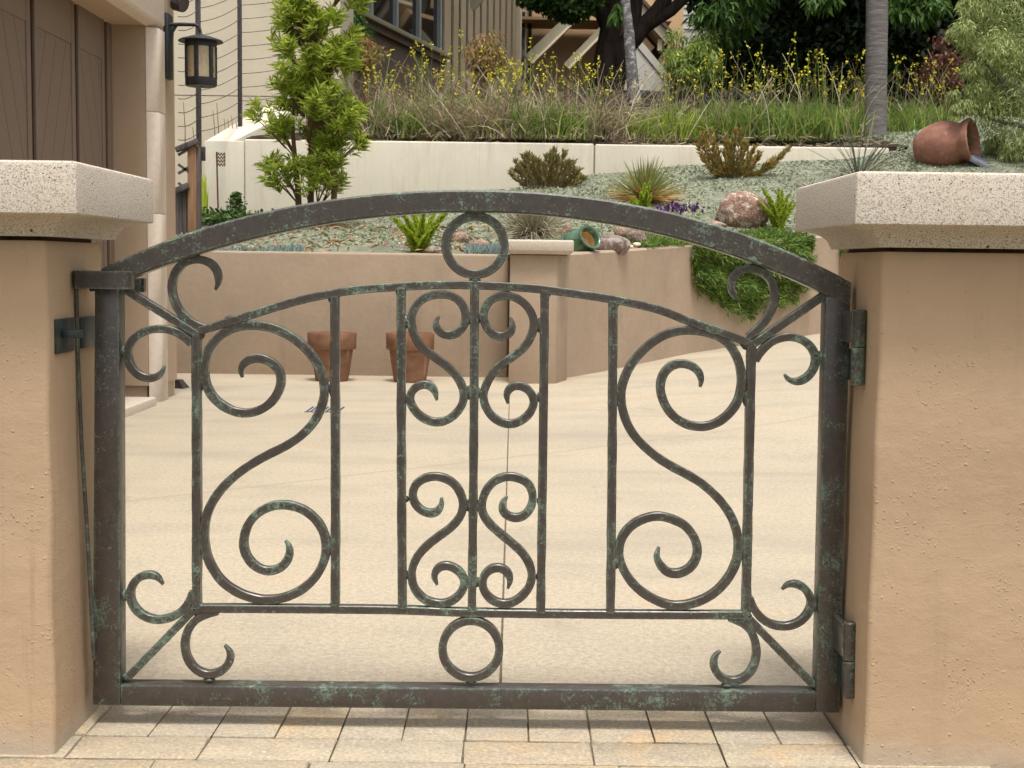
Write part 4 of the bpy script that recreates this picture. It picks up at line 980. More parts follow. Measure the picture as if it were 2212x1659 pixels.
# white gabled hut
hut = empty('white_gabled_hut', PD(1385, 194, 23), 'white gabled hut roof showing between the dark tree trunks', 'hut')
ap, l_, r_ = PD(1376, 102, 23), PD(1292, 198, 23), PD(1456, 198, 23)
m = MB(); m.loops([[Vector((p.x, p.y + dy, p.z)) for p in (Vector((l_.x, l_.y, l_.z - .6)), Vector((r_.x, r_.y, r_.z - .6)), r_, ap, l_)] for dy in (0, 2.2)]); m.build('front_wall', M['white'], hut)
for (q, sgn) in ((l_, -1), (r_, 1)):
    d_ = (q - ap); d_ = d_*1.10; n_ = Vector((-d_.z, 0, d_.x)).normalized()*(1 if sgn > 0 else -1)
    m = MB(); m.obox(ap + n_*.01 + Vector((0, -.02, 0)), d_, Vector((0, 2.4, 0)), n_*.11*(1)); m.build('roof', M['white'], hut)
# low dark stone wall of stacked blocks
sw = empty('stacked_stone_wall', PD(1540, 240, 20), 'low dark blue-grey stacked stone wall behind the yellow flowers', 'stone wall')
xs0, xs1 = PD(1240, 200, 20).x, PD(1612, 200, 20).x; zt_ = PD(1500, 196, 20).z
for r_ in range(5):
    x = xs0 + (r_ % 2)*.15
    while x < xs1:
        w_ = random.uniform(.28, .5); m = MB(); dz = random.uniform(-.006, .006); dy = random.uniform(-.02, .02)
        m.box(x + .006, x + w_ - .006, 17.83 + dy, 18.1, zt_ - (r_+1)*.115 + .005 + dz, zt_ - r_*.115 - .005 + dz); m.build('stone', M['stonewall'], sw, bevel=.01, seg=1); x += w_

# ================================================================== POTS, JARS, ROCKS, GRATE
def flowerpot(px0, px1, ytop, ybot, label):
    c0 = PD((px0+px1)/2, ybot, 8.75); z0 = 0.0; rt = (px1-px0)/2/F_PX*8.75; h = (ybot - ytop)/F_PX*8.62
    e = empty('flowerpot', (c0.x, c0.y, g_drive(c0.x, c0.y)), label, 'flowerpot', 'clay flowerpots against the low wall')
    prof = [(rt*.60, 0), (rt*.655, .004), (rt*.685, .02), (rt*.86, h*.655), (rt*.965, h*.66), (rt*.985, h*.675), (rt*1.0, h*.97), (rt*.985, h), (rt*.93, h), (rt*.90, h*.97), (rt*.86, h*.70), (rt*.80, h*.55)]
    m = MB(); m.lathe(prof, 48, None, True, False); local('pot', m.mesh('pot', smooth=True, angle=40), M['terra'], e)
    m = MB(); m.lathe([(rt*.845, h*.66), (rt*.4, h*.67), (.004, h*.675)], 32, None, False, True); local('soil', m.mesh('soil', smooth=True), M['potsoil'], e)
    return e
flowerpot(664, 770, 717, 824, 'terracotta flowerpot against the low wall, nearer the garage')
flowerpot(833, 938, 717, 825, 'terracotta flowerpot against the low wall, nearer the pillar')
gr = empty('drain_grate', PZ(702, 886, 0), 'small slotted metal drain grate set in the concrete drive', 'drain grate')
gc = PZ(702, 886, 0); m = MB(); m.box(gc.x - .092, gc.x + .092, gc.y - .13, gc.y + .13, .0005, .003); m.build('frame', M['caststone'], gr)
m = MB(); m.box(gc.x - .088, gc.x + .088, gc.y - .125, gc.y + .125, .0032, .0046); m.build('slot', M['groove'], gr)
for k in range(9):
    x = gc.x - .088 + .02*k; m = MB(); m.box(x, x + .0085, gc.y - .124, gc.y + .124, .0048, .008); m.build('grate_bar', M['winframe'], gr)

def axis_mat(loc, axis, roll=0):
    q = Vector(axis).normalized().to_track_quat('Z', 'Y'); return Matrix.Translation(loc) @ q.to_matrix().to_4x4()
# big terracotta urn lying in the ground cover
u0 = bed(2040, 352); u_m = PD(2101, 303, u0.y + 2.17 - 0.15); ax = Vector((0.80, -0.58, 0.14)).normalized()
urn = empty('terracotta_urn', u0, 'large red clay urn lying on its side in the silver ground cover', 'urn')
L = 0.60; T = axis_mat(u_m - ax*L, ax)
prof = [(.10, 0), (.15, .01), (.205, .09), (.245, .19), (.262, .29), (.255, .37), (.228, .44), (.205, .48), (.203, .50), (.225, .545), (.238, .575), (.238, .60), (.222, .612), (.196, .602), (.178, .56), (.172, .50), (.20, .42), (.21, .3)]
m = MB(); m.lathe(prof, 56, T, True, False); m.build('urn_body', M['terrared'], urn, smooth=True, angle=50)
m = MB(); m.lathe([(.2, .32), (.01, .32)], 24, T, False, True); m.build('inside', M['potsoil'], urn)
n = 130; PP = rng.normal(size=(n, 3))*[.09, .09, .05] + [0, 0, .45]; PP = np.array([list(T @ Vector(p)) for p in PP])
DD = np.array(ax)[None]*0.9 + rng.normal(size=(n, 3))*.6; v, f = blades(PP, DD, rng.uniform(.06, .16, n), .012, .3, LEAF)
tag(link('trailing_plant', np_mesh('trailing_plant', v, f), M['l_mid']), 'green trailing leaves growing out of the tipped urn mouth', 'plant')
sl = MB(); a, b_, c_, d_ = PD(2094, 338, 14.2), PD(2112, 327, 14.6), PD(2168, 358, 14.5), PD(2150, 366, 14.1)
sl.loops([[p + Vector((0, 0, -.05)) for p in (a, d_, c_, b_)], [a, d_, c_, b_]]); tag(sl.build('slate_slab', M['slate'], bevel=.008), 'blue-grey slate slab under the urn mouth', 'slab')
# green glazed jar by the pillar
j_m = PD(1275, 512, 9.45); ax = Vector((0.52, -0.70, 0.46)).normalized(); T = axis_mat(j_m - ax*.30, ax)
jar = empty('green_glazed_jar', (j_m.x - .08, j_m.y + .1, 0.82), 'glossy green glazed jar tipped over beside the pillar cap', 'jar')
R_ = 0.088
prof = [(.05, -.02), (.09, 0), (.125, .05), (.138, .11), (.132, .17), (.105, .225), (.080, .25), (.074, .268), (R_, .288), (R_+.006, .297), (R_+.003, .306), (R_-.010, .306), (R_-.017, .296), (.062, .262)]
m = MB(); m.lathe(prof, 48, T, True, False); m.build('jar_body', M['glaze'], jar, smooth=True, angle=60)
m = MB(); m.lathe([(.066, .276), (.064, .262), (.074, .235), (.078, .20), (.004, .19)], 32, T, False, True); m.build('inside', M['bisque'], jar, smooth=True)
m = MB(); m.tube([T @ Vector((.128*math.cos(a), .128*math.sin(a), .16 + .02*math.sin(k*math.pi/6))) + (T.to_3x3() @ Vector((math.cos(a), math.sin(a), 0)))*.03*math.sin(k*math.pi/6) for k, a in [(k, math.radians(150 + 7*k)) for k in range(7)]], .010, 8); m.build('handle', M['glaze'], jar, smooth=True)

def rock(px0, px1, y0, y1, mat, label, seed, d=None, sink=0.25, cat='rock'):
    r = np.random.default_rng(seed)
    base = bed((px0+px1)/2, y1 - 2) if d is None else PD((px0+px1)/2, y1, d)
    dist = base.y + 2.17; rx = (px1-px0)/2/F_PX*dist; rz = (y1-y0)/F_PX*dist*0.62
    bm = bmesh.new(); bmesh.ops.create_icosphere(bm, subdivisions=4, radius=1)
    ph = r.uniform(0, 6, 9); k = r.normal(size=(9, 3))
    pl = nrm(r.normal(size=(9, 3))); off = r.uniform(.72, 1.0, 9)
    for vv in bm.verts:
        p = np.array(vv.co)
        for i in range(9):
            s_ = p @ pl[i]
            if s_ > off[i]: p = p - pl[i]*(s_ - off[i])*0.85
        n_ = 0
        for i in range(9): n_ += math.sin(float(k[i] @ p)*2.6*(1 + i*0.35) + ph[i])/(3.2 + 1.6*i)
        vv.co = Vector(p*(1 + 0.10*n_)) 
    xs_ = [v_.co.x for v_ in bm.verts]; kx = 2/(max(xs_) - min(xs_))
    for vv in bm.verts: vv.co = Vector((vv.co.x*rx*kx, vv.co.y*rx*.8, vv.co.z*rz))
    me = bpy.data.meshes.new('rock'); bm.to_mesh(me); bm.free(); me.polygons.foreach_set('use_smooth', [True]*len(me.polygons)); me.set_sharp_from_angle(angle=math.radians(30))
    o = bpy.data.objects.new('boulder' if cat == 'boulder' else 'rock', me); C.objects.link(o); me.materials.append(M[mat])
    top = PD((px0+px1)/2, y0, dist).z; o.location = (base.x, base.y + rx*.3, top - rz*.93)
    return tag(o, label, cat)
rock(1544, 1660, 413, 492, 'boulder', 'rounded rusty boulder blotched with pale lichen beside the foxtail fern', 3, cat='boulder')
rock(1276, 1362, 507, 548, 'rockgrey', 'grey-brown rough rock in front of the green jar mouth', 5, 9.75)
rock(1326, 1366, 488, 515, 'rockpink', 'orange-brown rock just behind the rough grey one', 8)
rock(1358, 1398, 494, 534, 'rockgrey', 'upright pinkish-grey rock left of the green mat on the wall', 12, 10.25)
rock(1212, 1240, 480, 516, 'rockpink', 'slanted pink stone between the grey fescue and the green jar', 14)
rock(970, 1014, 500, 526, 'rockpink', 'pale pink rock seen at the left inside the upper gate ring', 21)
rock(1012, 1058, 518, 542, 'rockpink', 'low pink rock seen at the right inside the upper gate ring', 25)
rock(915, 960, 532, 550, 'rockgrey', 'low flat grey rock at the foot of the foxtail fern', 28)
rock(1520, 1570, 478, 494, 'rockpink', 'small buff stone half hidden behind the gate arch', 31)
for i, (px, py, lab) in enumerate(((1352, 528, 'leftmost and highest'), (1362, 533, 'second from the left'), (1376, 528, 'elongated one touching the upright pinkish rock'), (1371, 537, 'lowest, in the middle'), (1388, 534, 'rightmost'))):
    p = PD(px, py, 9.95 + .09*i); m = MB(); m.ellipsoid((p.x, p.y, p.z), (.030 if i == 2 else .022, .02, .015), 12, 8)
    tag(m.build('pebble', M['pebble'], smooth=True, angle=80), 'white pebble by the grey rock, ' + lab, 'pebble', 'white pebbles by the grey rocks')

# ================================================================== PLANTS
def plant(name, loc, label, cat='plant', group=None): return empty(name, loc, label, cat, group)
def part_np(name, parts, mat, parent):
    v, f = join_np(parts) if isinstance(parts, list) else parts
    me = np_mesh(name, v, f); o = bpy.data.objects.new(name, me); C.objects.link(o); me.materials.append(M[mat]); o.parent = parent; return o   # local space
UPZ = np.array([0, 0, 1.0])
def fan(n, spread, up=1.0):
    a = rng.uniform(0, 2*math.pi, n); s_ = np.abs(rng.normal(size=n))*spread
    return np.stack([np.cos(a)*s_, np.sin(a)*s_, np.full(n, up)], 1)

# ---- bulbine clumps: grassy leaves, dry tangled stalks, yellow flower spikes
def flower_spikes(n, h0, h1, spread, r0):
    P0 = rng.normal(size=(n, 3))*[r0, r0, 0]; D = nrm(fan(n, spread)); H = rng.uniform(h0, h1, n)
    H = h0 + (h1 - h0)*rng.uniform(0, 1, n)**.9; stalk = blades(P0, D, H, .006, .06, (1, .9, .8, .6)); fl = []
    for i in range(n):
        tip = P0[i] + D[i]*H[i] - UPZ*.06*H[i]; k = rng.integers(3, 9)
        q = tip - D[i]*rng.uniform(0, .085, k)[:, None] + rng.normal(size=(k, 3))*.008; fl.append((q, nrm(rng.normal(size=(k, 3)) + [0, 0, .2])))
    Q = np.concatenate([a for a, _ in fl]); DQ = np.concatenate([c for _, c in fl])
    return stalk, blades(Q, DQ, rng.uniform(.014, .026, len(Q)), .016, .1, (.5, 1, .7))
def bulbine(kind, label):
    e = plant('flowering_clump', (0, 0, 0), label, 'flower clump', 'yellow-flowered grassy clumps on the terrace')
    leafm = 'l_bulblime' if kind == 'lime' else 'l_bulb'
    nl = {'green': 600, 'dry': 190, 'lime': 520, 'tall': 640}[kind]
    P0 = rng.normal(size=(nl, 3))*[.11, .11, 0]; D = fan(nl, .42 if kind != 'dry' else .55)
    part_np('leaves', blades(P0, D, rng.uniform(.2, .66, nl), .0145, .42, (1, .9, .6, .1)), leafm, e)
    nd = {'green': 90, 'dry': 430, 'lime': 90, 'tall': 55}[kind]
    P0 = rng.normal(size=(nd, 3))*[.14, .14, 0]; D = fan(nd, .55 if kind == 'dry' else .35)
    LL = rng.uniform(.25, .9, nd); dr = rng.uniform(.0, .8, nd)
    wv = rng.normal(size=(nd, 3))*.34; wv[:, 2] = 0
    st_ = blades(P0, D, LL, rng.uniform(.005, .0105, nd), dr, (1, 1, .9, .8, .5), wind=wv)
    nb_ = 140; PB = rng.normal(size=(nb_, 3))*[.17, .17, 0] + [0, 0, .02]; DB = fan(nb_, .9, .5)
    thatch = blades(PB, DB, rng.uniform(.08, .26, nb_), .009, .8, (1, .8, .2))
    part_np('dry_stalks', [st_, thatch], 'l_dry', e)
    ns = {'green': 13, 'dry': 19, 'lime': 5, 'tall': 17}[kind]
    stalk, fl = flower_spikes(ns, .52, 1.02, .36, .16)
    part_np('flower_stalks', stalk, 'l_bulb', e); tag(part_np('flowers', fl, 'l_yellow', e), kind='stuff')
    return e
protos = {k: [bulbine(k, 'x'), bulbine(k, 'x')] for k in ('green', 'dry', 'lime', 'tall')}
used = set(); cnt = 0
def put_clump(kind, px, py, s, label, seed):
    global cnt
    src = protos[kind][cnt % 2]; cnt += 1
    o = src if src.name not in used else copy_tree(src); used.add(src.name)
    p = hit(h_up, px, py, 15.05, 26); o.location = (p.x, p.y, h_up(p.x, p.y) - .01); o.rotation_euler = (0, 0, (seed*2.399) % 6.283); o.scale = (s, s, s*random.uniform(.92, 1.08))
    o['label'] = label
front = [('dry', 815, 300, 1.12, 'brown dried-out grassy clump spilling over the cream wall next to the bushy tree'),
 ('green', 900, 302, 1.02, 'bright green grassy clump at the wall edge, second from the bushy tree'),
 ('dry', 975, 302, 1.05, 'grey tangled dry clump between two green ones above the long wall'),
 ('dry', 1045, 304, .82, 'low brown dry clump beside the bare mulch gap above the long wall'),
 ('dry', 1105, 303, 1.0, 'dark-footed dry clump left of the bright green one under the maple'),
 ('green', 1150, 303, 1.08, 'green grassy clump with dry stalks below the porch braces'),
 ('green', 1215, 304, 1.0, 'green grassy clump left of the wall joint'),
 ('dry', 1290, 304, 1.05, 'grey tangled dry clump directly above the wall joint'),
 ('lime', 1372, 306, .9, 'lime-green upright clump right of the wall joint, leftmost of the lime ones'),
 ('lime', 1432, 307, 1.0, 'lime-green clump with dark dead base, right of the pale lichen trunk'),
 ('lime', 1500, 306, .92, 'lime-green clump behind the golden tipped bush'),
 ('green', 1570, 306, .95, 'loose green clump above the golden tipped bush'),
 ('tall', 1640, 306, 1.12, 'tall green clump with many yellow spikes, third one left of the thick grey trunk'),
 ('tall', 1720, 307, 1.2, 'large arching green clump full of yellow spikes in front of the dark shade'),
 ('tall', 1800, 306, 1.12, 'arching green clump with yellow spikes touching the thick grey trunk on its left'),
 ('tall', 1955, 300, 1.08, 'green flowered clump just right of the thick grey trunk'),
 ('tall', 2020, 296, 1.0, 'green flowered clump behind the red clay urn')]
for i, (k, px, py, s, lab) in enumerate(front): put_clump(k, px, py, s*1.12, lab, i)
zones = [(700, 950, 'under the strip window'), (950, 1110, 'under the vertical board siding'), (1110, 1290, 'under the porch braces'), (1290, 1430, 'by the maple trunks'), (1430, 1565, 'under the light green shrub'), (1565, 1860, 'before the dark evergreens'), (1860, 2200, 'right of the thick grey trunk')]
ords = ['first', 'second', 'third', 'fourth', 'fifth', 'sixth', 'seventh']; seen_z = {}
for row, (py, x0, x1, n) in enumerate(((276, 790, 2060, 13), (254, 800, 1900, 10))):
    for i in range(n):
        px = x0 + (x1 - x0)*(i + .5*(row % 2))/n + random.uniform(-22, 22)
        if 1240 < px < 1560 and row == 1: continue
        kind = random.choice(('tall', 'green', 'dry', 'tall', 'green')) if px < 1500 else 'tall'
        zn = [z for z in zones if z[0] <= px < z[1]][0][2]; seen_z[(row, zn)] = seen_z.get((row, zn), -1) + 1
        put_clump(kind, px, py + random.uniform(-4, 4), random.uniform(.85, 1.25), 'yellow-flowered clump %s, %s row, %s from the left there' % (zn, ('middle', 'rear')[row], ords[seen_z[(row, zn)]]), 30 + 20*row + i)

# loose mulch and twigs along the wall top
n = 2600; X = rng.uniform(-1.7, 4.3, n); Y = rng.uniform(13.06, 14.2, n); PP = np.stack([X, Y, [h_up(a, c_) + .005 for a, c_ in zip(X, Y)]], 1)
DD = rng.normal(size=(n, 3))*[1, 1, .25]; v, f = blades(PP, DD, rng.uniform(.03, .14, n), rng.uniform(.006, .016, n), 0, (.6, 1, .5))
tag(link('mulch', np_mesh('mulch', v, f), M['l_dry']), kind='stuff')

# ---- silver ground cover over the slope
def scatter_bed(n, pxr, pyr):
    out = []
    X = rng.uniform(*pxr, n); Yp = rng.uniform(*pyr, n)
    for a, c_ in zip(X, Yp):
        p = bed(a, c_)
        if p.y + 2.17 < 14.98 or p.x > 4.3: out.append((p.x, p.y, h_bed(p.x, p.y)))
    return np.array(out)
def bed_field(n, x0, x1, d_lo=0.1, d_hi=0.995):
    X = rng.uniform(x0, x1, n); T_ = rng.uniform(d_lo, d_hi, n); out = np.zeros((n, 3))
    for i in range(n):
        d0 = interp(X[i], D0) + .1; dm = D1 if X[i] < 4.25 else D1 + 2
        y = d0 + (dm - d0)*T_[i] - 2.17; out[i] = (X[i], y, h_bed(X[i], y))
    return out
G = bed_field(56000, -3.7, 6.2); n = len(G)
D = sph(n)*[1, 1, .5] + [0, 0, .55]
den = np.sin(G[:, 0]*3.1 + 1)*np.sin(G[:, 1]*2.7) + rng.normal(size=n)*.6
keep_ = den > -0.5; G = G[keep_]; D = D[keep_]; n = len(G)
v, f = blades(G - [0, 0, .006], D, rng.uniform(.03, .065, n), rng.uniform(.012, .02, n), .35, LEAF)
tag(link('silver_groundcover', np_mesh('silver_groundcover', v, f), M['l_dym']), 'low silver-green mat of small leaves covering the slope', 'ground cover', kind='stuff')
Lt = np.concatenate([bed_field(400, -2.6, -0.1, .0, .42), bed_field(90, -3.6, 1.2, 0, .6)]); n = len(Lt)
v, f = blades(Lt + [0, 0, .03], sph(n)*[1, 1, .35], rng.uniform(.04, .085, n), rng.uniform(.012, .024, n), .2, LEAF)
tag(link('fallen_leaves', np_mesh('fallen_leaves', v, f), M['l_litter']), 'orange and brown fallen leaves scattered under the bushy tree', 'fallen leaves', kind='stuff')
# blue chalk fingers along the wall
for (x0, x1, y0, y1, lab) in ((-0.34, -0.05, 7.22, 7.55, 'blue-grey finger-leaved succulent patch inside the upper gate ring, by the pillar'), (-2.1, -1.5, 7.22, 7.6, 'blue-grey finger-leaved succulent patch along the wall, left of the dead leaves')):
    n = 900; X = rng.uniform(x0, x1, n); Y = rng.uniform(y0, y1, n)
    P0 = np.stack([X, Y, [h_bed(a, c_) - .01 for a, c_ in zip(X, Y)]], 1)
    e = plant('chalk_fingers', ((x0+x1)/2, (y0+y1)/2, .8), lab, 'succulent')
    part_np('leaves', blades(P0 - np.array(e.location), fan(n, .35), rng.uniform(.04, .085, n), .009, .1, (.8, 1, .8, .3)), 'l_chalk', e)

# ---- bushy tree with three stems
tb = bed(668, 494); tree = plant('podocarpus_tree', tb, 'bushy bright yellow-green tree on three thin stems in front of the cream wall', 'tree')
dT = tb.y + 2.17; kx = dT/F_PX
def tloc(px, py, dd=0.0): p = PD(px, py, dT + dd); return Vector((p.x - tb.x, p.y - tb.y, p.z - tb.z))
for (x0, x1, yt, dd) in ((645, 632, 200, 0), (668, 676, 60, .1), (720, 716, 180, -.05)):
    b0 = tloc(x0, 494, dd); m = MB(); pts_ = [b0 + Vector((0, 0, -.08))] + [tloc(x0 + (x1-x0)*t + 3*math.sin(7*t), 494 + (yt-494)*t, dd) for t in (.1, .3, .5, .7, .85, 1)]
    m.tube(pts_, [.03, .028, .026, .023, .018, .013, .006], 10, .05); local('trunk', m.mesh('trunk', smooth=True, angle=80), M['barkbrown'], tree)
outline = [(-110, 620, 770), (-60, 604, 792), (0, 592, 790), (60, 584, 775), (110, 580, 772), (150, 573, 775), (190, 560, 782), (235, 526, 788), (280, 540, 800), (320, 556, 794), (345, 546, 788), (370, 548, 785), (392, 575, 775), (405, 600, 760)]
oy = [o[0] for o in outline]; ol = [o[1] for o in outline]; orr = [o[2] for o in outline]
tips = []; bases = []; tries = 0
while len(tips) < 640 and tries < 4000:
    tries += 1
    # a leafy branch end: a loose fan of whorls; the spaces between branches stay open
    y = rng.uniform(-110, 398); l = np.interp(y, oy, ol); r_ = np.interp(y, oy, orr); c_ = (l + r_)/2; hw_ = (r_ - l)/2
    a = rng.uniform(0, 2*math.pi); q = math.sqrt(rng.uniform(.02, 1.0)); px = c_ + hw_*q*math.cos(a); dd = hw_*kx*q*math.sin(a)*.95
    bs = tloc(c_ + (px - c_)*.35, min(y + 70, 440), dd*.3); kk = int(rng.integers(5, 10)); sp_ = rng.uniform(12, 30)
    for _ in range(kk):
        px2 = px + rng.normal()*sp_*.8; y2 = y + rng.normal()*sp_*.55
        l2 = np.interp(y2, oy, ol); r2 = np.interp(y2, oy, orr)
        if y2 > 404 or px2 < l2 - 4 or px2 > r2 + 4: continue
        tips.append(tloc(px2, y2, dd + rng.normal()*sp_*kx*.6)); bases.append(bs)
m = MB()
for t, bs in list(zip(tips, bases))[:330]:
    m.tube([bs, bs.lerp(t, .5) + Vector((0, 0, .01)), t], [.006, .0045, .003], 4)
local('branches', m.mesh('branches'), M['barkbrown'], tree)
parts = []
tipa = np.array([list(t) for t in tips]); axa = nrm(np.array([list(t - bs) for t, bs in zip(tips, bases)]) + [0, 0, .25] )
per = 24; P0 = np.repeat(tipa, per, 0); AX = np.repeat(axa, per, 0); n = len(P0)
P0 = P0 - AX*rng.uniform(0, .11, n)[:, None]; D = nrm(np.cross(AX, sph(n)))*1.0 + AX*rng.uniform(.35, 1.2, n)[:, None]
parts.append(blades(P0, D, rng.uniform(.065, .125, n), rng.uniform(.011, .018, n), .14, (.35, 1, .8, .08)))
part_np('crown', parts, 'l_podo', tree)

# ---- shrubs of upright leafy stems (two leucadendrons)
def stem_shrub(px, py, spans, mat, label, leafl=.05):
    b0 = bed(px, py); e = plant('leafy_shrub', b0, label, 'shrub'); d = b0.y + 2.17; m = MB(); parts = []
    for (tx, ty, dd) in spans:
        t = PD(tx, ty, d + dd) - b0; s0 = Vector((t.x*.18, dd*.2, -.03)); mid = s0.lerp(t, .5) + Vector((t.x*.12, 0, -.02)); pts_ = [s0, s0.lerp(mid, .5), mid, mid.lerp(t, .6), t]
        m.tube(pts_, [.007, .006, .005, .004, .003], 5)
        A = np.array([list(p) for p in pts_]); k = 84; u = rng.uniform(.15, 1.0, k)*4; i = np.minimum(u.astype(int), 3); fr = (u - i)[:, None]
        P0 = A[i]*(1-fr) + A[i+1]*fr; T_ = nrm(A[i+1] - A[i]); D = nrm(np.cross(T_, sph(k)))*.75 + T_*.9
        parts.append(blades(P0, D, rng.uniform(.7, 1.3, k)*leafl, .017, -.1, (.4, 1, .8, .15)))
    local('stems', m.mesh('stems'), M['twig'], e); part_np('leaves', parts, mat, e); return e
sp = [(1104+i*4.3 + random.uniform(-5, 5), y + random.uniform(-6, 10), random.uniform(-.25, .25)) for i, y in enumerate([372,368,362,350,352,340,338,330,336,334,342,350,348,342,338,345,356,350,340,336,330,326,330,338,336,330,326,330,340,345,352,350,356,360,366,372,376,380])]
stem_shrub(1182, 405, sp, 'l_leuc', 'reddish-tipped green bush in front of the cream wall, left of its joint')
sp = [(1505+i*5.2 + random.uniform(-6, 6), y + random.uniform(-8, 12), random.uniform(-.25, .25)) for i, y in enumerate([300,322,310,296,282,276,300,318,340,322,312,298,290,300,320,310,290,280,284,296,302,318,330,336,340,344])]
sp += [(1660, 350, 0), (1675, 340, .1), (1690, 330, 0), (1702, 322, .05), (1708, 318, 0), (1640, 330, .1), (1630, 318, -.1)]
stem_shrub(1583, 384, sp, 'l_leucgold', 'golden and olive tipped bush in front of the cream wall, right of its joint')

# ---- spiky rosettes and tufts
def rosette(name, px, py, n, L, W, mats, label, cat, spread=1.2, droop=.15, up=.75, r0=.03, prof=(.7, 1, .6, .05), lift=0.0):
    b0 = bed(px, py); e = plant(name, b0 + Vector((0, 0, lift)), label, cat); k = len(mats)
    for j, (mat, fr, dz) in enumerate(mats):
        nn = int(n*fr); a = rng.uniform(0, 2*math.pi, nn); el = rng.uniform(dz[0], dz[1], nn)
        D = np.stack([np.cos(a)*np.cos(el), np.sin(a)*np.cos(el), np.sin(el)], 1); P0 = D*[r0, r0, 0] + rng.normal(size=(nn, 3))*[r0*.5, r0*.5, 0]
        part_np('leaves' if j == 0 else 'dry_leaves', blades(P0, D, rng.uniform(L[0], L[1], nn), rng.uniform(W[0], W[1], nn), droop*np.cos(el)*rng.uniform(.3, 1.6, nn), prof), mat, e)
    return e
rosette('spiky_grass', 1392, 438, 560, (.34, .48), (.011, .017), [('l_yucca', .62, (.35, 1.5)), ('l_orange', .38, (-.05, .55))], 'round spiky tuft of olive and orange blades left of the lichen boulder', 'grass tuft', droop=.2, lift=.02)
rosette('fescue_tuft', 1150, 512, 1000, (.34, .54), (.005, .009), [('l_fescue', 1.0, (.15, 1.45))], 'grey drooping fescue tuft behind the pillar cap', 'grass tuft', droop=.75, r0=.05)
rosette('strap_leaf_plant', 1855, 384, 70, (.45, .85), (.008, .014), [('l_agave', .85, (.45, 1.45)), ('l_fescue', .15, (.3, 1.2))], 'thin dark strap-leaved plant above the right pier cap', 'plant', droop=.35, r0=.04)
# ---- foxtail ferns: bottlebrush plumes
def foxtail(px, py, plumes, label, d=None):
    b0 = bed(px, py) if d is None else PD(px, py, d); e = plant('foxtail_fern', b0, label, 'fern', 'foxtail ferns on the slope'); dist = b0.y + 2.17
    for (tx, ty, dd) in plumes:
        t = PD(tx, ty, dist + dd) - b0; s0 = Vector((t.x*.12, dd*.1, -.02)); L_ = (t - s0).length
        curve = [s0.lerp(t, u) + Vector((t.x, dd, 0))*(-.22*math.sin(math.pi*u)) for u in [k/8 for k in range(9)]]
        A = np.array([list(p) for p in curve]); k = int(620*max(.6, L_/.35)); u = rng.uniform(.02, 1, k)*8; i = np.minimum(u.astype(int), 7); fr = (u - i)[:, None]
        P0 = A[i]*(1-fr) + A[i+1]*fr; T_ = nrm(A[i+1] - A[i]); w_ = .032*np.sin(np.clip((1.06 - u/8)*2.3, 0, math.pi/2))
        D = nrm(np.cross(T_, sph(k))) + T_*.55
        v, f = blades(P0, D, w_*rng.uniform(.8, 1.1, k) + .006, .011, 0, (.8, 1, .3)); part_np('plume', (v, f), 'l_fox', e)
    return e
foxtail(905, 546, [(840, 462, 0), (868, 456, -.1), (892, 446, .06), (917, 450, -.05), (942, 456, .08), (984, 440, -.02), (870, 486, -.16), (948, 484, -.14), (926, 500, -.2)], 'lime foxtail fern left of the upper gate ring, with spread plumes')
foxtail(1390, 462, [(1362, 430, 0), (1368, 426, .05), (1392, 395, .05), (1404, 392, -.03), (1384, 415, -.05), (1398, 412, -.08), (1408, 420, 0)], 'lime foxtail fern in front of the spiky tuft, mostly behind the gate arch')
foxtail(1682, 497, [(1636, 434, -.05), (1646, 404, .05), (1662, 424, .02), (1668, 440, -.1), (1682, 406, .02), (1690, 412, .06), (1704, 418, .02), (1714, 432, .06), (1700, 440, -.06), (1655, 450, -.12), (1676, 440, .1), (1720, 440, 0)], 'lime foxtail fern beside the lichen boulder, next to the right pier cap')
# ---- lavender
for (px, py, n, lab) in ((1468, 486, 34, 'purple lavender spikes peeping over the gate arch below the boulder'), (1396, 526, 10, 'few purple lavender spikes beside the upright pinkish rock')):
    b0 = bed(px, py); e = plant('lavender', b0, lab, 'lavender'); w_ = .16 if n > 20 else .05
    P0 = np.stack([rng.uniform(-w_, w_, n), rng.uniform(-.12, .12, n), np.zeros(n)], 1); D = fan(n, .2); H = rng.uniform(.10, .17, n)
    part_np('stems', [blades(P0, D, H, .005, 0, (1, 1, .8)), blades(np.repeat(P0, 6, 0), fan(n*6, .6), .09, .01, .1, LEAF)], 'l_olive', e)
    tipp = P0 + nrm(D)*H[:, None]; q = np.repeat(tipp, 22, 0); q = q + np.repeat(nrm(D), 22, 0)*rng.uniform(-.01, .045, len(q))[:, None]
    tag(part_np('flowers', blades(q, sph(len(q)) + [0, 0, .5], .017, .012, 0, (.6, 1, .4)), 'l_lav', e), kind='stuff')
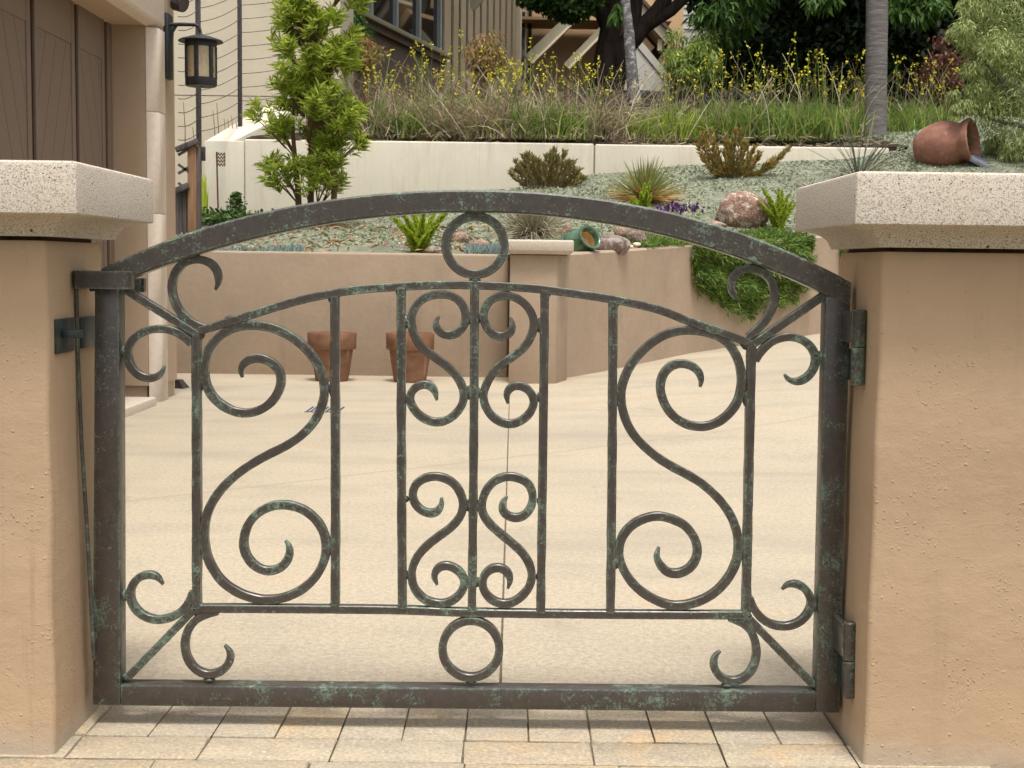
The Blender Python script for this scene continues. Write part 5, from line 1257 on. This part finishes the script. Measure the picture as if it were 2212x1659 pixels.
# ---- green mat growing over the wall
def wall_frame(x):
    d = interp(x, pts); dx = (interp(x + .05, pts) - interp(x - .05, pts))/.1; t = Vector((1, dx, 0)).normalized(); return Vector((x, d - 2.17, 0)), Vector((t.y, -t.x, 0))
def mat_over_wall(px_list, n, label, name):
    """foliage on top of the wall and hanging down its face; px_list gives (px, lower edge y) of the hanging curtain"""
    P_ = []; Dn = []
    for _ in range(n):
        px = rng.uniform(px_list[0][0], px_list[-1][0]); r = ray(px, 560)
        lo_, hi_ = .3, 6.0                             # wall point under this column
        for _k in range(22):
            mid = (lo_+hi_)/2; w_, nn = wall_frame(mid)
            if w_.x/(w_.y + 2.17) < r.x/r.y: lo_ = mid
            else: hi_ = mid
        w_, nn = wall_frame(lo_); zt_ = interp(lo_, TOPZ); dist = w_.y + 2.17
        yb = np.interp(px, [p[0] for p in px_list], [p[1] for p in px_list]) + 6*math.sin(px*.21) + 5*math.sin(px*.53 + 1) + 3*math.sin(px*1.3); zb_ = PD(px, yb, dist).z
        if zb_ > zt_ - .02 or rng.uniform() < .28:
            o_ = rng.uniform(.0, .42); p = w_ - nn*o_; z = max(zt_, h_bed(p.x, p.y)) + .03*rng.uniform() - .0
            P_.append((p.x, p.y, z)); Dn.append((nn.x*.3, nn.y*.3, .9))
        else:
            z = zb_ + (zt_ + .01 - zb_)*rng.uniform()**0.8; th = .06 + .07*math.sin(lo_*13 + z*9)*math.sin(z*17 - lo_*6)
            if math.sin(lo_*21 + z*8)*math.sin(z*26 - lo_*11) < -.72: continue
            p = w_ + nn*rng.uniform(.01, max(.03, th)); P_.append((p.x, p.y, z)); Dn.append((nn.x*.8, nn.y*.8, -.05))
    P_ = np.array(P_); D = np.array(Dn) + rng.normal(size=(len(P_), 3))*.55
    me_ = blades(P_, D, rng.uniform(.02, .062, len(P_)), rng.uniform(.005, .011, len(P_)), rng.uniform(.05, .4, len(P_)), (.6, 1, .7, .1))
    o = link(name, np_mesh(name, *me_), M['l_mat']); return tag(o, label, 'plant')
mat_over_wall([(1490, 560), (1496, 615), (1510, 632), (1540, 650), (1570, 675), (1600, 690), (1625, 684), (1650, 668), (1680, 662), (1705, 655), (1730, 640), (1742, 600), (1748, 540)], 25000, 'dense green mat plant hanging over the angled wall behind the gate scroll', 'trailing_groundcover')
mat_over_wall([(1398, 500), (1440, 500), (1492, 500)], 3500, 'strip of short green mat plant on top of the angled wall beside the rocks', 'mat_plant')
mat_over_wall([(1812, 560), (1822, 600), (1834, 580)], 1600, 'thin trailing strand on the angled wall seen beside the right pier', 'trailing_strand')
# ---- ivy at the foot of the cream wall, small upright bush, lime strap plant, bare twigs
b0 = bed(480, 486); e = plant('ivy_patch', b0, 'low ivy patch at the foot of the cream wall near the rusty stake', 'ivy')
n = 900; P0 = rng.normal(size=(n, 3))*[.22, .12, .035] + [0, 0, .06]; part_np('leaves', blades(P0, sph(n) + [0, 0, .3], rng.uniform(.03, .055, n), .035, .2, LEAF), 'l_ivy', e)
b0 = bed(511, 474); e = plant('small_bush', b0, 'small dark upright bush against the cream wall right of the rusty stake', 'bush')
n = 700; hh = rng.uniform(0, .26, n); P0 = rng.normal(size=(n, 3))*[.05, .05, 0]*np.clip((1.25 - hh*3.2), .15, 1)[:, None]; P0[:, 2] = hh
part_np('leaves', blades(P0, sph(n) + [0, 0, .3], rng.uniform(.025, .04, n), .018, .1, LEAF), 'l_ivy', e)
b0 = PD(438, 490, 13.0); e = plant('strap_leaf_plant', b0, 'lime-yellow strap-leaved plant squeezed between wooden fence and cream wall', 'plant')
n = 60; part_np('leaves', blades(rng.normal(size=(n, 3))*[.015, .03, 0], fan(n, .05), rng.uniform(.3, .6, n), .028, .12, (.6, 1, .8, .1)), 'l_lime', e)
b0 = PD(460, 305, 15.6); e = plant('bare_twigs', b0, 'thin bare reddish twigs rising behind the cream wall under the cables', 'twigs')
m = MB()
for (px, ya) in ((396, 220), (416, 275), (428, 300), (460, 238), (468, 222), (484, 256), (492, 258), (500, 250), (510, 262)):
    a = PD(px + 4, 330, 15.6) - b0; t = PD(px, ya, 15.6) - b0; m.tube([a, a.lerp(t, .5) + Vector((.01, 0, 0)), t], [.006, .005, .003], 4)
local('stems', m.mesh('stems'), M['twig'], e)

# ================================================================== TREES BEHIND
def crown_leaves(clumps, per, spread, L, W, droop=.25, flat=.8):
    out = []
    for (c_, r_) in clumps:
        n = int(per*(r_[0]/max(1e-6, clumps[0][1][0]))**1.0) if False else per
        q = sph(n)*(rng.uniform(0, 1, n)**.45)[:, None]*np.array(r_); P0 = q + np.array(c_); D = q*spread + rng.normal(size=(n, 3))*np.array(r_)*.6 + [0, 0, -.12]
        out.append(blades(P0, D, rng.uniform(L[0], L[1], n), rng.uniform(W[0], W[1], n), droop, LEAF))
    return out
def clump_blob(cx, cy, cz, rx, ry, rz, n, rr, shell=.55):
    out = []
    for _ in range(n):
        p = sph(1)[0]*(shell + (1 - shell)*rng.uniform()); s_ = rng.uniform(rr[0], rr[1]); out.append(((cx + p[0]*rx, cy + p[1]*ry, cz + p[2]*rz), (s_, s_, s_*.75)))
    return out
def tree_obj(name, base, label, trunks, clumps, per, L, W, leaf, bark, cat='tree', group=None, sides=12):
    e = plant(name, base, label, cat, group)
    for (pts_, rad_) in trunks:
        m = MB(); m.tube([Vector(p) - base for p in pts_], rad_, sides, .05); local('trunk', m.mesh('trunk', smooth=True, angle=80), M[bark], e)
    cl_ = [((c_[0] - base.x, c_[1] - base.y, c_[2] - base.z), r_) for c_, r_ in clumps]
    part_np('crown', crown_leaves(cl_, per, .5, L, W), leaf, e); return e
def pth(lst, d): return [PD(x, y, d) for x, y in lst]
# maple with dark forked trunks; crown mostly above the picture
dm = 20.5
trunks = [(pth([(1298, 215), (1303, 160), (1312, 100), (1320, 55), (1326, 20), (1330, -40)], dm), [.24, .19, .165, .155, .15, .14]),
          (pth([(1316, 60), (1300, 25), (1280, 2), (1250, -30), (1215, -60)], dm), [.13, .12, .11, .10, .08]),
          (pth([(1322, 210), (1340, 150), (1344, 110), (1362, 70), (1372, 30), (1376, -40)], dm), [.15, .12, .115, .11, .10, .10]),
          (pth([(1350, 108), (1372, 82), (1396, 50), (1420, 22), (1448, -20), (1490, -70)], dm), [.13, .13, .12, .11, .10, .08]),
          (pth([(1386, 62), (1420, 40), (1450, 22), (1478, -4), (1510, -40)], dm), [.11, .10, .09, .08, .06]),
          (pth([(1334, 120), (1326, 80), (1322, 40)], dm), [.09, .09, .08])]
cl_ = []
for (px, py, r_) in ((1160, -6, .28), (1185, -2, .36), (1215, 10, .36), (1240, 22, .26), (1258, 4, .30), (1200, -35, .45), (1285, -35, .4), (1250, -60, .6), (1170, -45, .4), (1228, 32, .16)):
    p = PD(px, py, dm - .6); cl_.append(((p.x, p.y, p.z), (r_*1.1, r_, r_*.5)))
c0 = PD(1340, -240, dm); cl_ += clump_blob(c0.x - .8, c0.y - 1.0, c0.z + .8, 2.6, 1.6, 1.1, 15, (.45, .8))
tree_obj('maple_tree', PD(1310, 215, dm), 'dark-trunked forked maple with leafy boughs in front of the porch', trunks, cl_, 480, (.05, .09), (.04, .07), 'l_maple', 'barkdark')
# thin pale trunk
db = 17.6; tr = [(pth([(1372, 225), (1366, 170), (1362, 120), (1358, 70), (1352, 20), (1346, -60), (1340, -200)], db), [.085, .078, .072, .068, .066, .062, .05])]
c0 = PD(1335, -330, db); cl_ = clump_blob(c0.x, c0.y, c0.z, 1.0, 1.0, .8, 8, (.35, .6))
for (px, py) in ((1333, 28), (1338, 14), (1326, 32)): p = PD(px, py, db); cl_.append(((p.x, p.y, p.z), (.07, .07, .07)))
tree_obj('slender_tree', PD(1372, 228, db), 'slender pale lichen-spotted tree trunk right of the maple', tr, cl_, 60, (.08, .14), (.03, .05), 'l_mid', 'barkbirch')
# thick grey trunk; its crown shades the right of the terrace
dg = 16.4; tr = [(pth([(1890, 318), (1891, 296), (1892, 240), (1893, 150), (1894, 60), (1895, -40), (1896, -160)], dg), [.17, .142, .132, .128, .127, .124, .118])]
base = PD(1890, 316, dg); c0 = PD(1850, -420, dg); cl_ = clump_blob(c0.x + .6, c0.y + 3.6, c0.z + .8, 3.2, 2.4, 1.2, 44, (.6, 1.0), .2)
tree_obj('shade_tree', base, 'thick grey tree trunk standing among the yellow flowers at the right', tr, cl_, 420, (.10, .17), (.05, .08), 'l_mid', 'barkgrey', sides=18)
# dark evergreens behind
def dark_mass(name, px, py, d, rx, ry, rz, n, label, leaf='l_dark', per=420, L=(.09, .16), W=(.05, .08), rr=(.45, .8), cat='tree', base_y=230, bark='barkdark'):
    c0 = PD(px, py, d); base = Vector((c0.x, c0.y, h_up(c0.x, c0.y)))
    tr = [([base - Vector((0, 0, .2)), Vector((c0.x, c0.y, (base.z + c0.z)/2)), c0], [.16, .13, .08])]
    return tree_obj(name, base, label, tr, clump_blob(c0.x, c0.y, c0.z, rx, ry, rz, n, rr, .35), per, L, W, leaf, bark, cat)
dark_mass('evergreen_tree', 1640, 70, 22.5, 1.0, 1.0, 2.0, 34, 'dark evergreen beside the light green shrub, in deep shade')
dark_mass('evergreen_tree', 1770, 60, 22.0, 1.0, 1.0, 2.0, 34, 'dark evergreen directly left of the thick grey trunk, in deep shade')
dark_mass('evergreen_tree', 1930, 50, 21.5, 1.05, 1.0, 2.0, 34, 'dark evergreen behind and right of the thick grey trunk')
dark_mass('evergreen_tree', 2080, 20, 21.0, 1.1, 1.0, 2.2, 34, 'dark evergreen filling the gap behind the olive tree')
# leafy boughs hanging in front of the dark mass
def bough(name, lst, d, per, label, leaf='l_mid', L=(.09, .15), W=(.03, .045), r=.22):
    p0 = PD(lst[0][0], lst[0][1], d); e = plant(name, p0, label, 'branch'); m = MB(); m.tube([PD(x, y, d) - p0 for x, y in lst], [.02*(1 - .7*i/len(lst)) for i in range(len(lst))], 5); local('twig', m.mesh('twig'), M['twig'], e)
    cl_ = []
    for x, y in lst:
        q = PD(x, y, d) - p0; cl_.append(((q.x, q.y, q.z), (r, r, r*.7)))
    part_np('leaves', crown_leaves(cl_, per, .5, L, W, .35), leaf, e)
bough('leafy_branch', [(1640, -60), (1600, -20), (1565, 12), (1545, 30), (1522, 30)], 19.0, 150, 'leafy bough drooping at the top beside the grey siding')
bough('leafy_branch', [(1680, -70), (1650, -20), (1625, 15), (1600, 50), (1560, 85)], 19.4, 170, 'leafy bough hanging over the dark evergreens by the light green shrub')
bough('leafy_branch', [(1990, -60), (1960, -15), (1930, 20), (1985, 28), (2020, 10)], 19.0, 170, 'leafy bough hanging at the top right of the thick grey trunk')
bough('leafy_branch', [(1800, -60), (1790, -10), (1770, 2)], 19.0, 120, 'leafy bough tip at the top left of the thick grey trunk')
# light green shrub, red shrub, nandinas
def shrub(px, py, d, r, n, per, leaf, label, L, W, rr=(.12, .22), name='shrub'):
    c0 = PD(px, py, d); base = Vector((c0.x, c0.y, h_up(c0.x, c0.y)))
    tr = [([base + Vector((random.uniform(-.1, .1), 0, -.1)), base.lerp(c0, .6) + Vector((random.uniform(-.2, .2), 0, 0)), c0 + Vector((random.uniform(-.3, .3), 0, r[2]*.6))], [.02, .015, .008]) for _ in range(5)]
    return tree_obj(name, base, label, tr, clump_blob(c0.x, c0.y, c0.z, r[0], r[1], r[2], n, rr, .4), per, L, W, leaf, 'twig', 'shrub', sides=6)
shrub(1495, 130, 19.2, (.42, .35, .42), 60, 130, 'l_light', 'airy light green shrub between the white hut and the dark evergreens', (.05, .09), (.016, .024))
shrub(2035, 150, 18.6, (.26, .25, .45), 26, 46, 'l_red', 'dark red-leaved shrub between the grey trunk and the olive tree', (.04, .07), (.025, .04))
shrub(1047, 120, 18.0, (.26, .22, .34), 44, 60, 'l_nand', 'red-tinged leafy shrub in front of the vertical board siding', (.035, .06), (.014, .02), (.08, .15))
shrub(785, 118, 17.5, (.24, .22, .25), 36, 80, 'l_nand', 'orange-tinged leafy shrub right of the bushy tree top', (.03, .055), (.014, .02), (.08, .15))
shrub(720, 60, 18.5, (.5, .3, .5), 40, 120, 'l_mid', 'green shrub hidden behind the bushy tree', (.05, .09), (.02, .03))
# olive tree at the right edge
do = 14.6; ob = bed(2235, 345); c0 = PD(2230, 120, ob.y + 2.17)
cl_ = []
for (px, py, r_) in ((2110, 60, .20), (2140, 20, .22), (2095, 95, .14), (2080, 60, .12), (2150, 95, .22), (2125, 140, .2), (2160, 165, .22), (2110, 195, .16), (2085, 228, .10), (2130, 235, .2), (2165, 265, .24), (2190, 60, .25), (2200, 130, .25), (2200, 210, .25), (2205, 300, .22), (2170, -20, .25), (2120, -30, .2), (2150, 310, .12), (2060, 205, .07), (2068, 232, .06), (2098, 150, .12), (2240, 100, .3), (2240, 220, .3), (2250, 0, .3), (2185, 330, .14), (2260, 300, .3), (2290, 150, .35), (2100, 15, .16), (2060, 72, .08), (2140, 200, .2), (2175, 110, .22), (2150, 60, .2)):
    p = PD(px, py, ob.y + 2.17 + random.uniform(-.25, .2)); cl_.append(((p.x, p.y, p.z), (r_*1.0, r_, r_*.85)))
tr = [([ob - Vector((0, 0, .1)), ob.lerp(c0, .5) + Vector((.1, 0, 0)), c0], [.09, .07, .04]), ([ob.lerp(c0, .4), PD(2160, 170, ob.y + 2.17), PD(2100, 100, ob.y + 2.17)], [.04, .025, .01]), ([ob.lerp(c0, .3), PD(2150, 260, ob.y + 2.17), PD(2070, 230, ob.y + 2.17)], [.03, .015, .006])]
tree_obj('olive_tree', ob, 'fine-leaved grey-green olive tree at the right edge above the clay urn', tr, cl_, 620, (.035, .065), (.008, .012), 'l_olive', 'barkgrey')
# far woods close the view
n = 26000; X = rng.uniform(-30, 40, n); Y = rng.uniform(44, 60, n); Zr = 5 + .22*(Y - 38) + rng.uniform(0, 1, n)**.8*(7 + 2.5*np.sin(X*.7) + 1.5*np.sin(X*1.9 + Y))
v, f = blades(np.stack([X, Y, Zr], 1), sph(n) + [0, 0, -.2], rng.uniform(.5, 1.1, n), rng.uniform(.3, .6, n), .2, LEAF)
tag(link('far_woods', np_mesh('far_woods', v, f), M['l_maple']), 'dark wooded hillside far behind the houses', 'woods', kind='stuff')
